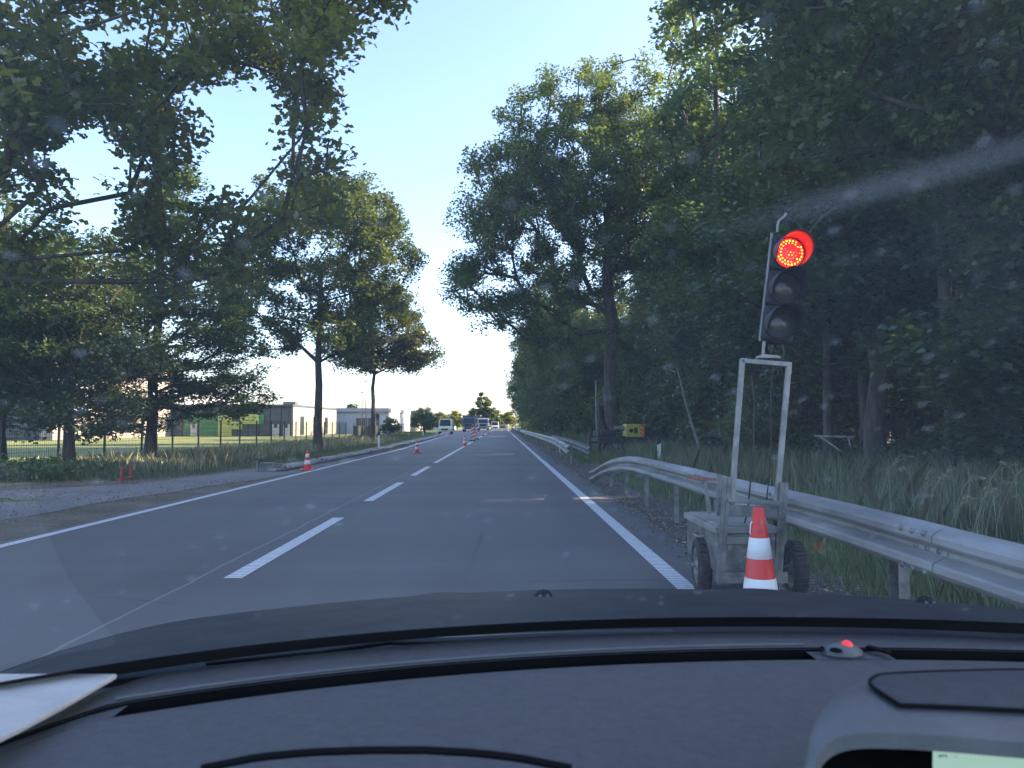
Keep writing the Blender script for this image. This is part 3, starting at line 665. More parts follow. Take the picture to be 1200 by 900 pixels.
# loose rails laid on the ground along the left edge
y = 20.6; proto_r = None; k = 0
while y < 96:
    x = lerp(y, [(20, -5.86), (36, -5.75), (60, -6.15), (92, -6.95), (110, -9)]); x2 = lerp(y + 4, [(20, -5.86), (36, -5.75), (60, -6.15), (92, -6.95), (110, -9)])
    if proto_r is None:
        mb = MB(); n = len(PROF)
        vs = []
        for t in np.linspace(0, 4.1, 9):
            for (o_, h_) in PROF: vs.append((h_ - .155, t, o_ + .05 + .015 * math.sin(t * 2)))
        mb.add(vs, [(i * n + j, (i + 1) * n + j, (i + 1) * n + j + 1, i * n + j + 1) for i in range(8) for j in range(n - 1)], True)
        proto_r = mb.build('loose_rail', M['rail']); solid(proto_r, .006); o = proto_r
    else:
        o = proto_r.copy(); col.objects.link(o)
    o.location = (x, y, .0 + .02 * (k % 2)); o.rotation_euler = (0, R(rr.uniform(-8, 14)), math.atan2(-(x2 - x), 4) + R(rr.uniform(-1.2, 1.2)))
    tag(o, 'dismantled guardrail beam lying in the row along the left road edge' if k else 'nearest dismantled guardrail beam, its wavy end by the small cone', 'guardrail beam', 'dismantled rails on the left')
    y += 4.15; k += 1
mb = MB()
e = Vector((-6.1, 20.3, 0))
for i in range(5): mb.box(e + Vector((i * .02, i * .06, .05 + .035 * i)), (.5, .12, .03), rz=.3 * (i % 3 - 1))
mb.box(e + Vector((-.32, .05, .09)), (.05, .1, .34)); mb.box(e + Vector((-.12, .25, .2)), (.3, .3, .05), rz=.5)
tag(mb.build('steel_bracket_pile', M['zinc'], loc=tuple(e)), 'small heap of galvanised brackets at the end of the loose rails', 'brackets')

# ---------------------------------------------------------------- cones, beacons, posts
def make_cone(h, label, group=None, big=False):
    root = empty('traffic_cone', (0, 0, 0)); tag(root, label, 'traffic cone', group)
    w_ = .40 * h / .75 if big else h * .62
    mb = MB(); mb.box((0, 0, .018), (w_, w_, .036)); mb.lathe((0, 0, 0), [(w_ * .40, .034), (w_ * .36, .052), (w_ * .33, .056)], n=28); mb.build('base', M['red'], root, bevel=.008)
    r = lambda z: .030 + (h - z) / h * (w_ * .33 - .030 + .0)
    def rr_(z): return r(z)
    mb = MB(); mb.lathe((0, 0, 0), [(rr_(.05), .05), (rr_(h - .04), h - .04), (rr_(h) + .002, h - .035), (rr_(h), h - .004), (rr_(h) - .006, h), (rr_(h) - .012, h - .002), (.012, h - .03)], n=32); mb.build('cone_body', M['red'], root)
    for a, b in ((.31, .475), (.62, .775)) if big else ((.30, .5), (.65, .82)):
        mb = MB(); a *= h; b *= h; mb.lathe((0, 0, 0), [(rr_(a), a), (rr_(a) + .0025, a + .002), (rr_(b) + .0025, b - .002), (rr_(b), b)], n=32); mb.build('reflective_band', M['white'], root)
    if big:
        mb = MB(); mb.tube([(-.028, 0, h - .07), (-.05, 0, h - .09), (-.055, 0, h - .14), (-.04, 0, h - .165), (-.03, 0, h - .15)], .004, 6); mb.build('hook', M['white'], root)
    return root
c = make_cone(.75, 'large red and white traffic cone standing in front of the traffic light trolley', big=True)
p = at(891, 640, 4.4); c.location = (p.x, 4.4, 0); c.rotation_euler = (0, R(-.7), .2)
c0 = make_cone(.54, 'small red cone on the left edge line by the loose rails', 'small cones closing the left lane')
c0.location = (on_z(360, 551).x, on_z(360, 551).y, .0)
for (px, py, lab, s) in ((488.5, 531, 'small red cone in the middle of the left lane', 1.0), (544.7, 522.5, 'single cone on the centre line nearest to the striped beacons', 1.1)):
    o = copy_tree(c0); q = on_z(px, py); o.location = (q.x, q.y, 0); o.scale = (s,) * 3; o['label'] = lab; o.rotation_euler.z = rr.random()
def make_beacon(label):
    root = empty('striped_beacon', (0, 0, 0)); tag(root, label, 'beacon', 'striped beacons on the centre line')
    MB().box((0, 0, .05), (.42, .7, .10)).build('foot', M['black'], root, bevel=.02)
    mb = MB(); mb.box((0, 0, .62), (.25, .035, .98)); mb.build('panel', M['white'], root, bevel=.01)
    mb = MB()
    for k in range(4):
        z = .2 + k * .25; q = [Vector((-.125, -.022, z)), Vector((.125, -.022, z + .16)), Vector((.125, -.022, z + .27)), Vector((-.125, -.022, z + .11))]; mb.prism(q, (0, 0, 0), (0, .003, 0))
    mb.build('stripes', M['red'], root)
    MB().lathe((0, 0, 1.13), [(.0, .16), (.05, .15), (.08, .10), (.08, .04), (.04, 0), (0, 0)], n=16).build('warning_lamp', mat('amber', (.6, .25, .02), rough=.3), root)
    return root
bq = make_beacon('striped beacon on the centre line, the nearer of the two'); q = on_z(554, 517); bq.location = (q.x, q.y, 0)
o = copy_tree(bq); q = on_z(558.5, 515); o.location = (q.x, q.y, 0); o['label'] = 'striped beacon on the centre line, the farther of the two'
# more cones trailing off
for k, (px, py) in enumerate(((566, 511), (572, 508.5))):
    o = copy_tree(c0); q = on_z(px, py); o.location = (q.x, q.y, 0); o.scale = (1.1,) * 3; o['label'] = 'far small cone on the centre line beyond the striped beacons'
def delineator(x, y, label, s=1):
    root = empty('delineator_post', (x, y, 0)); tag(root, label, 'marker post', 'white marker posts')
    mb = MB(); mb.prism([Vector((x - .06, y - .05, -.1)), Vector((x + .06, y - .05, -.1)), Vector((x, y + .06, -.1))], (0, 0, 0), (0, 0, .92)); mb.build('post', M['white'], root, bevel=.01)
    mb = MB(); mb.prism([Vector((x - .063, y - .053, .62)), Vector((x + .063, y - .053, .68)), Vector((x, y + .064, .65))], (0, 0, 0), (0, 0, .2)); mb.build('black_band', M['black'], root)
    root.scale = (s,) * 3
delineator(2.62, 34.5, 'white marker post with black band behind the near end of the far guardrail')
q = on_z(444, 524); delineator(q.x, q.y, 'white marker post with black band beside the round road sign')
delineator(4.7, 23.0, 'white marker post half hidden in tall grass right of the pile driver')
for yy in (84, 134): delineator(2.6, yy, 'far white marker post along the right guardrail')
delineator(lerp(84, LE) - 2.3, 84, 'far white marker post on the left verge')
root = empty('road_sign', (-8.35, 51, 0)); tag(root, 'round road sign seen from behind on a grey pole at the left verge', 'road sign')
MB().tube([(-8.35, 51, -.1), (-8.35, 51, 2.1)], .03, 8).build('pole', M['zinc'], root)
MB().lathe((-8.3, 51.05, 1.78), [(0, -.004), (.20, -.004), (.21, 0), (.20, .004), (0, .004)], 'Y', 24).build('sign_plate', M['darkmetal'], root)
for k, (px, py, h) in enumerate(((142.5, 565, .30), (153, 562, .32))):
    q = on_z(px, py); x, y = q.x, q.y; mb = MB(); mb.tube([(x, y, -.05), (x, y, h * .9)], .034, 12); mb.lathe((x, y, h * .9), [(.034, 0), (.042, .005), (.042, .03), (.025, .05), (0, .052)], n=12)
    mb.box((x, y, .06), (.12, .12, .04))
    tag(mb.build('red_stake', M['redstake'], loc=(x, y, 0)), ('left' if k == 0 else 'right') + ' one of the two short red stakes on the leafy verge', 'stake', 'red stakes')

# ---------------------------------------------------------------- fence
def fence():
    X0, Y0, X1, Y1 = -12.5, 9.4, -12.5, 62.4
    root = empty('wire_fence', (X0, Y0, 0)); tag(root, 'dark green welded wire fence around the lawn on the left', 'fence')
    n = int((Y1 - Y0) / 2.5); mb = MB()
    for k in range(n + 1):
        y = Y0 + 2.5 * k; MB().box((X0, y, .68), (.06, .045, 1.50)).build('post', M['fence'], root)
    for i in range(8): z = .12 + i * .19; mb.beam((X0 + .035, Y0, z), (X0 + .035, Y0 + 2.5 * n, z), .012, .008)
    v = []; ys_ = np.arange(Y0 + .05, Y0 + 2.5 * n, .10)
    for y in ys_: mb.box((X0 + .042, y, .74), (.005, .006, 1.38))
    mb.build('wire_mesh', M['fence'], root)
    root2 = empty('wire_fence', (-12.5, 66, 0)); tag(root2, 'far dark fence panel run beyond the round road sign', 'fence')
    mb = MB(); mb.beam((-12.7, 66, .65), (-16.5, 130, .65), .04, 1.0); mb.build('panel', M['fence'], root2)
    for k in range(12):
        t = k / 11; MB().box((-12.7 - 3.8 * t + .05, 66 + 64 * t, .7), (.06, .06, 1.4)).build('post', M['fence'], root2)
M['fence'] = mat('fence', (.012, .018, .015), (.02, .028, .024), 8, .6)
fence()

# ---------------------------------------------------------------- buildings
M['wall_grey'] = mat('wall_grey', (.05, .065, .085), (.07, .085, .105), .6, .6, stretch=(1, 1, 6))
M['wall_beige'] = mat('wall_beige', (.27, .24, .21), (.33, .30, .26), .8, .8)
M['wall_white'] = mat('wall_white', (.40, .41, .44), (.48, .49, .51), .8, .7)
M['green'] = mat('green', (.03, .15, .06), (.04, .19, .075), 1, .5)
M['lime'] = mat('lime', (.36, .42, .10), (.42, .48, .14), 1, .5)
M['pane'] = mat('pane', (.02, .03, .04), (.05, .06, .07), .5, .12)
def wbox(mb, x0, x1, y0, y1, z0, z1): return mb.box(((x0 + x1) / 2, (y0 + y1) / 2, (z0 + z1) / 2), (abs(x1 - x0), abs(y1 - y0), abs(z1 - z0)))
def X(px, Y): return at(px, 500, Y).x
def Z(py, Y): return at(590, py, Y).z
# flat hall with dark facade and coloured bays
Yh = 84.0
root = empty('flat_hall', (X(342, Yh), Yh, 0)); tag(root, 'flat roofed hall with dark grey front and pale side wall left of the oak trunk', 'building')
x0, x1 = X(150, Yh), X(342, Yh)
m = MB(); wbox(m, x0, x1, Yh, Yh + 22, -.1, 3.25); m.build('wall', M['wall_grey'], root)
m = MB(); wbox(m, x0 - .1, x1 + .1, Yh - .1, Yh + 22.1, 3.25, 3.45); m.build('roof', M['wall_grey'], root)
m = MB(); wbox(m, x1 + .01, x1 + .12, Yh + .1, Yh + 21.9, 0, 3.2); m.build('side_wall', M['wall_beige'], root)
for (a, b_, t, c_, mm) in ((216, 256, 485, 512, 'green'), (256, 272, 484, 512, 'lime'), (282, 304, 485, 497, 'lime'), (304, 310, 486, 497, 'green'), (272, 284, 494, 503, 'lime')):
    m = MB(); d = .15 + .02 * (a % 5); wbox(m, X(a, Yh), X(b_, Yh), Yh - d, Yh - .004, max(0, Z(c_, Yh)), Z(t, Yh)); m.build('panel', M[mm], root)
for (a, b_) in ((224.5, 232), (320, 328), (333, 340)):
    m = MB(); wbox(m, X(a, Yh), X(b_, Yh), Yh - .3, Yh - .27, 0, Z(497, Yh)); f = m.build('door', M['wall_white'], root)
    m = MB(); wbox(m, X(a + 2, Yh), X(b_ - 2, Yh), Yh - .31, Yh - .303, .9, 1.0 + .3); m.build('pane', M['pane'], f)
m = MB()
for k in range(1, 15): xx = x0 + (x1 - x0) * k / 15; wbox(m, xx - .03, xx + .03, Yh - .05, Yh - .003, 0, 3.24)
wbox(m, x0, x1, Yh - .16, Yh - .105, 3.08, 3.2); wbox(m, x1 - .35, x1 - .27, Yh - .13, Yh - .055, 0, 3.1); m.build('cladding_joints', M['darkmetal'], root)
for k in range(4):
    m = MB(); xx = x0 + 3 + k * 4.1; wbox(m, xx, xx + 1.1 + .3 * (k % 2), Yh + 5, Yh + 6.4, 3.451, 3.9); m.build('roof_unit', M['zinc'], root)
for k in range(3):
    m = MB(); y = Yh + 3 + k * 6; wbox(m, x1 + .125, x1 + .2, y, y + 1.4, .1, 2.2); m.build('door', M['pane'], root)
# glass fronted hall behind the trees
Yg = 86.0
root = empty('glazed_hall', (X(150, Yg), Yg, 0)); tag(root, 'pale hall with large window front seen between the left tree trunks', 'building')
m = MB(); wbox(m, X(92, Yg), X(216, Yg) - .3, Yg - 2, Yg + 18, 0, 4.8); m.build('wall', M['wall_white'], root)
for k in range(9):
    a = X(98 + k * 13, Yg); fr = MB(); wbox(fr, a, a + .95, Yg - 2.1, Yg - 2.005, .3, 3.0); f = fr.build('window', M['wall_grey'], root)
    for z in (.4, 1.75):
        m = MB(); wbox(m, a + .08, a + .87, Yg - 2.13, Yg - 2.11, z, z + 1.15); m.build('pane', M['pane'], f)
m = MB(); wbox(m, X(110, Yg), X(150, Yg), Yg - 2.2, Yg - 2.01, 3.4, 4.5); m.build('panel', M['lime'], root)
m = MB(); wbox(m, X(56, Yg), X(78, Yg), Yg - 2.2, Yg - 2.01, 0, 3.0); m.build('panel', M['green'], root)
# tall pale hall at left edge
Yt = 62.0
root = empty('tall_pale_hall', (X(20, Yt), Yt, 0)); tag(root, 'tall pale beige hall behind the dark maple at the left edge', 'building')
m = MB(); wbox(m, X(-260, Yt), X(62, Yt), Yt, Yt + 22, 0, 8.2); m.build('wall', M['wall_beige'], root)
m = MB(); wbox(m, X(-262, Yt), X(63, Yt), Yt - .15, Yt + 22.1, 8.2, 8.5); m.build('roof', M['wall_grey'], root)
for k in range(5):
    a = X(-200 + k * 52, Yt); m = MB(); wbox(m, a, a + 2.6, Yt - .08, Yt - .004, 0, 2.6); f = m.build('gate', M['wall_grey'], root)
    m = MB()
    for j in range(5): wbox(m, a + .02, a + 2.58, Yt - .10, Yt - .084, .3 + j * .48, .34 + j * .48)
    m.build('ribs', M['zinc'], f)
# long white building
Yw = 110.0
root = empty('white_factory', (X(415, Yw), Yw, 0)); tag(root, 'long low white building with dark window band between the two oak trunks', 'building')
m = MB(); wbox(m, X(378, Yw), X(455, Yw), Yw, Yw + 26, 0, 3.1); m.build('wall', M['wall_white'], root)
m = MB(); wbox(m, X(377, Yw), X(456, Yw), Yw - .5, Yw + 26, 3.1, 3.6); m.build('roof', mat('roofgrey', (.3, .3, .34), (.36, .36, .4), 1, .7), root)
for k in range(4):
    a = X(417.5 + k * 7, Yw); m = MB(); wbox(m, a, a + .72, Yw - .06, Yw - .004, .9, 2.2); f = m.build('window', M['wall_grey'], root)
    m = MB(); wbox(m, a + .06, a + .66, Yw - .08, Yw - .064, .96, 2.14); m.build('pane', M['pane'], f)
for (pa, pb, Yb, h, nm, lab) in ((455, 470, 140, 3.95, 'office_block', 'pale low office block right of the second oak trunk'), (470, 486, 150, 3.9, 'grey_shed', 'grey flat shed between the office block and the round bush'), (484, 530, 175, 3.4, 'storage_hall', 'pale distant storage hall behind the round bush')):
    root = empty(nm, (X(pa, Yb), Yb, 0)); tag(root, lab, 'building')
    m = MB(); wbox(m, X(pa, Yb), X(pb, Yb), Yb, Yb + 15, 0, h - .5); m.build('wall', M['wall_white'] if h != 3.9 else M['wall_beige'], root)
    m = MB(); wbox(m, X(pa, Yb) - .2, X(pb, Yb) + .2, Yb - .2, Yb + 15.2, h - .5, h); m.build('roof', M['wall_grey'] if h == 3.9 else bpy.data.materials['roofgrey'], root)
    for k in range(3):
        a = X(pa, Yb) + .5 + k * (X(pb, Yb) - X(pa, Yb)) / 3; m = MB(); wbox(m, a, a + .9, Yb - .07, Yb - .004, .8, h - 1.3); m.build('window', M['pane'], root)
# lamp poles by the white building
for px, h in ((424, 4.5), (428.5, 5.6)):
    x = X(px, 78); root = empty('street_lamp', (x, 78, 0)); tag(root, 'taller grey lamp pole between the oak trunks' if h > 5 else 'shorter grey lamp pole between the oak trunks', 'lamp pole', 'lamp poles')
    MB().tube([(x, 78, 0), (x, 78, h)], [.05, .035], 8).build('pole', M['zinc'], root)
    m = MB(); m.beam((x - .3, 78, h + .03), (x + .15, 78, h + .03), .12, .06); m.build('lamp_head', M['zinc'], root)

# far trees and bushes
def small_tree(nm, lab, x, y, h, r, lm, seed, ls=.3, n=60, grp=None):
    return tree(nm, lab, 'tree' if h > 4 else 'bush', (x, y, 0), .12 + h * .01, wig(h * .6, 5, .1, seed), [(0, 0, h * .58, r * .9, r * .9, h * .34), (-r * .3, 0, h * .4, r * .8, r * .8, h * .28), (r * .35, 0, h * .42, r * .75, r * .75, h * .26), (0, 0, h * .8, r * .5, r * .5, h * .17)], n, .11 * h + .15, 90, ls, lm, seed=seed, group=grp, min_r=.03)
small_tree('round_bush', 'round dark green bush in front of the pale storage hall', X(497, 105), 105, 3.9, 1.75, 'leaf_bush', 70, .2, 80)
small_tree('yellow_bush', 'yellow-green sunlit bush right of the round dark bush', X(516, 150), 150, 3.6, 2.1, 'leaf_yellow', 71, .28)
small_tree('low_bush', 'small green bush beside the round road sign', X(458, 84), 84, 2.1, 1.1, 'leaf_bush', 72, .16, 50)
small_tree('clipped_tree', 'small reddish round tree behind the white van', X(532, 170), 170, 4.6, 1.3, 'leaf_yellow', 73, .28, 40)
tree('distant_tree', 'tall pointed tree with sunlit top closing the end of the road', 'tree', (-6.6, 265, 0), .35, wig(9, 6, .1, 74), [(0, 0, 8.0, 2.6, 3, 3.0), (-2.6, 0, 4.6, 2.5, 3, 2.6), (2.4, 0, 4.8, 2.6, 3, 2.6), (-.3, 0, 10.6, 1.3, 1.5, 1.5), (-4.3, 0, 2.8, 1.8, 2, 1.8), (4.2, 0, 3.0, 1.9, 2, 2)], 160, 1.0, 120, .5, 'leaf_oak', seed=74, min_r=.05)
small_tree('yellow_bush', 'sunlit yellow foliage at the very end of the road right of the distant tree', 2.0, 290, 7.0, 3.4, 'leaf_yellow', 75, .5, 60)
for k, (px, Yb, h, r_) in enumerate(((488, 190, 5, 2.5), (502, 200, 4.6, 2.5), (524, 215, 4.4, 2.8), (536, 235, 5, 3.0), (412, 135, 4.9, 2.3), (300, 150, 5.5, 4))):
    small_tree('far_tree', ['small tree peeking over the grey shed', 'small tree behind the storage hall roof', 'low tree behind the yellow bush', 'low tree left of the trucks', 'crown rising over the white building roof', 'crown rising behind the flat hall roof'][k], X(px, Yb), Yb, h, r_, 'leaf_bush', 80 + k, .35, 45)
rngw = np.random.default_rng(90); k = 900; a_ = rngw.uniform(-1.25, .9, k); Rr = rngw.uniform(420, 480, k)
C = np.stack([Rr * np.sin(a_), Rr * np.cos(a_), rngw.uniform(0, 6, k)], 1); V, F = leaves(C, rngw.uniform(3, 5, k), 40, 1.6, rngw, .8)
tag(np_mesh('far_wood', V, F, M['leaf_oak']), 'distant line of woodland along the horizon', 'wood', kind='stuff')

# ---------------------------------------------------------------- vehicles far away
def wheel(mb_root, x, y, r, wd):
    m = MB(); m.lathe((x, y, r), [(r * .55, -wd / 2), (r * .95, -wd / 2), (r, -wd / 3), (r, wd / 3), (r * .95, wd / 2), (r * .55, wd / 2)], 'X', 20); w_ = m.build('wheel', M['rubber'], mb_root)
    MB().lathe((x, y, r), [(0, -wd / 2 + .02), (r * .57, -wd / 2 + .01), (r * .57, wd / 2 - .01), (0, wd / 2 - .02)], 'X', 16).build('rim', M['steel'], w_)
def truck(x, y, cabm, label, tip=False):
    root = empty('truck', (x, y, 0)); tag(root, label, 'truck', 'trucks on the road ahead')
    m = MB(); prof = [Vector((x - 1.15, y, .55)), Vector((x - 1.15, y, 1.7)), Vector((x - 1.15, y + .25, 2.55)), Vector((x - 1.15, y + 1.7, 2.6)), Vector((x - 1.15, y + 1.7, .55))]
    m.prism(prof, (0, 0, 0), (2.3, 0, 0)); m.build('cab', cabm, root, bevel=.06)
    m = MB(); m.prism([Vector((x - 1.0, y - .03, 1.6)), Vector((x + 1.0, y - .03, 1.6)), Vector((x + .97, y + .21, 2.42)), Vector((x - .97, y + .21, 2.42))], (0, 0, 0), (0, .03, 0)); m.build('windscreen', M['glass_dark'], root)
    m = MB(); wbox(m, x - .75, x + .75, y - .04, y - .002, .95, 1.4); m.build('grille', M['black'], root)
    m = MB(); wbox(m, x - 1.17, x + 1.17, y - .12, y + .2, .4, .75); m.build('bumper', M['wall_grey'], root, bevel=.03)
    for s in (-1, 1):
        MB().lathe((x + s * .92, y - .13, .62), [(0, -.01), (.13, 0), (.14, .04)], 'Y', 12).build('headlight', M['white'], root)
        m = MB(); wbox(m, x + s * 1.3 - .1, x + s * 1.3 + .1, y + .1, y + .2, 1.7, 2.25); m.build('mirror', M['black'], root)
    m = MB(); wbox(m, x - 1.22, x + 1.22, y + 1.9, y + 7.5, 1.0, 2.7 if not tip else 2.95); m.build('cargo_body', M['wall_grey'] if tip else M['wall_white'], root, bevel=.04)
    m = MB(); wbox(m, x - .45, x + .45, y + .6, y + 7.4, .6, .98); m.build('chassis', M['black'], root)
    for yy in (y + .9, y + 5.2, y + 6.5):
        for s in (-1, 1): wheel(root, x + s * 1.0, yy, .48, .3)
    return root
M['cab_blue'] = mat('cab_blue', (.04, .07, .12), (.05, .09, .15), 2, .35)
q = at(549.5, 506, 140); truck(q.x, 140, M['cab_blue'], 'dark blue truck facing us on the closed left lane, the left of the two', True)
q = at(566, 504, 165); truck(q.x, 165, mat('cab_pale', (.35, .42, .5), (.4, .46, .54), 2, .35), 'pale fronted truck facing us, right of the dark blue truck')
def car_far(x, y, cm, label, van=False):
    root = empty('parked_van' if van else 'oncoming_car', (x, y, 0)); tag(root, label, 'van' if van else 'car')
    h = 2.0 if van else 1.45; pr_ = [(0, .3), (0, .8), (.15, .95), (.9 if van else 1.2, 1.05), (1.4 if van else 1.9, h), (4.6 if van else 3.6, h), (4.8 if van else 4.2, 1.0), (4.8 if van else 4.3, .3)]
    m = MB(); m.prism([Vector((x - .88, y + a, b_)) for a, b_ in pr_], (0, 0, 0), (1.76, 0, 0)); m.build('body', cm, root, bevel=.07)
    a, b_ = pr_[3], pr_[4]; m = MB(); m.prism([Vector((x - .74, y + a[0] - .01, a[1] + .04)), Vector((x + .74, y + a[0] - .01, a[1] + .04)), Vector((x + .68, y + b_[0] - .06, h - .08)), Vector((x - .68, y + b_[0] - .06, h - .08))], (0, 0, 0), (0, .02, 0)); m.build('windscreen', M['glass_dark'], root)
    for s in (-1, 1):
        m = MB(); wbox(m, x + s * .68 - .15, x + s * .68 + .15, y - .02, y + .03, .62, .78); m.build('headlight', M['white'], root)
        m = MB(); wbox(m, x + s * .885 - .006, x + s * .885 + .006, y + b_[0] + .1, y + 3.3, 1.05, h - .12); m.build('side_window', M['glass_dark'], root)
        for yy in (y + .85, y + 3.6): wheel(root, x + s * .80, yy, .32, .2)
    m = MB(); wbox(m, x - .45, x + .45, y - .015, y - .002, .5, .72); m.build('grille', M['black'], root)
q = at(580, 503, 185); car_far(q.x, 185, M['wall_white'], 'white oncoming van right of the two trucks', True)
q = at(589, 502, 205); car_far(q.x, 205, mat('carbrown', (.06, .05, .05), rough=.3), 'small dark oncoming car farthest down the road')
q = at(519, 508, 100); car_far(q.x, 103, mat('vanlime', (.5, .58, .38), (.55, .62, .42), 1, .4), 'pale green and white van parked beyond the left kerb', True)

# ---------------------------------------------------------------- pile driver in the verge
def pile_driver():
    Y = 31.0; s = Y / FPX
    gx = lambda px: at(px, 500, Y).x
    gz = lambda py: at(730, py, Y).z
    root = empty('pile_driver', (gx(725), Y, 0)); tag(root, 'small dark tracked pile driver with yellow engine box and tall mast in the grass', 'pile driver')
    M['yellow'] = mat('yellow', (.34, .31, .04), (.42, .38, .06), 5, .45)
    for dy in (-.55, .55):
        m = MB(); prof = []
        x0, x1 = gx(708), gx(762); zc = .27; r = .25
        for k in range(9): t = math.pi / 2 + math.pi * k / 8; prof.append(Vector((x0 + r + r * math.cos(t), Y + dy - .15, zc + r * math.sin(t))))
        for k in range(9): t = -math.pi / 2 + math.pi * k / 8; prof.append(Vector((x1 - r + r * math.cos(t), Y + dy - .15, zc + r * math.sin(t))))
        m.prism(prof, (0, 0, 0), (0, .3, 0)); t_ = m.build('track', M['rubber'], root, bevel=.02)
        m = MB()
        for k in range(5): m.lathe((x0 + r + (x1 - x0 - 2 * r) * k / 4, Y + dy - .17, zc), [(0, -.03), (.13, -.03), (.15, 0)], 'Y', 14)
        m.build('rollers', M['darkmetal'], t_)
    m = MB(); wbox(m, gx(702), gx(764), Y - .45, Y + .45, .48, .78); m.build('chassis', M['darkmetal'], root, bevel=.02)
    m = MB(); wbox(m, gx(731), gx(752), Y - .62, Y + .3, gz(512), gz(497)); bx = m.build('engine_cover', M['yellow'], root, bevel=.03)
    m = MB(); x1 = gx(751.5)
    for k in range(3): z = gz(511) + k * .16; m.prism([Vector((x1 - .16, Y - .625, z + .10)), Vector((x1, Y - .625, z)), Vector((x1, Y - .625, z + .08)), Vector((x1 - .16, Y - .625, z + .18))], (0, 0, 0), (0, .004, 0))
    m.build('hazard_stripe', M['red'], bx)
    m = MB(); m.lathe((gx(736.5), Y - .625, gz(504.5)), [(0, -.004), (.08, -.004), (.08, .0)], 'Y', 16); wbox(m, gx(740), gx(744), Y - .628, Y - .621, gz(508), gz(501)); m.build('cover_marks', M['black'], bx)
    m = MB(); m.tube([(gx(719), Y - .3, gz(502)), (gx(730), Y - .3, gz(502))], .10, 12); m.build('exhaust', M['zinc'], root)
    m = MB(); m.tube([(gx(754), Y, gz(503)), (gx(755), Y, gz(490)), (gx(757), Y, gz(484))], .02, 6); m.tube([(gx(754.5), Y, gz(492)), (gx(751), Y, gz(484))], .015, 6); m.build('control_levers', M['zinc'], root)
    m = MB()
    for px in (689.5, 700): wbox(m, gx(px), gx(px + 2.6), Y - .3, Y - .18, .0, gz(500 if px < 695 else 470))
    wbox(m, gx(689.5), gx(703), Y - .33, Y - .2, gz(512), gz(509)); wbox(m, gx(689.5), gx(703), Y - .33, Y - .2, gz(519), gz(517))
    m.build('mast', M['darkmetal'], root, bevel=.01)
    m = MB(); wbox(m, gx(694), gx(699), Y - .4, Y - .28, gz(511), gz(505)); wbox(m, gx(694), gx(699), Y - .4, Y - .28, gz(517), gz(512.5)); m.build('hammer', M['zinc'], root, bevel=.01)
    MB().tube([(gx(698), Y - .3, gz(515)), (gx(697.5), Y - .3, gz(446))], .028, 8).build('guide_rod', M['alu'], root)
    m = MB(); m.tube([(gx(702), Y, gz(478)), (gx(706), Y, gz(492)), (gx(712), Y, gz(506))], .05, 8); m.tube([(gx(700), Y - .1, gz(480)), (gx(707), Y - .1, gz(488)), (gx(711), Y - .1, gz(500)), (gx(716), Y - .1, gz(508))], .02, 6); m.build('hydraulic_arm', M['black'], root)
    m = MB(); wbox(m, gx(703), gx(720), Y - .5, Y + .3, .78, 1.02); m.build('hydraulic_block', M['darkmetal'], root, bevel=.05)
    m = MB(); wbox(m, gx(711), gx(720), Y - .75, Y - .62, gz(524), gz(520)); wbox(m, gx(741), gx(748), Y - .75, Y - .62, gz(522), gz(519.5)); m.build('foot_plate', M['zinc'], root)
    m = MB(); wbox(m, gx(753), gx(762), Y - .4, Y + .3, .78, 1.05); m.build('fuel_tank', M['black'], root, bevel=.03)
pile_driver()

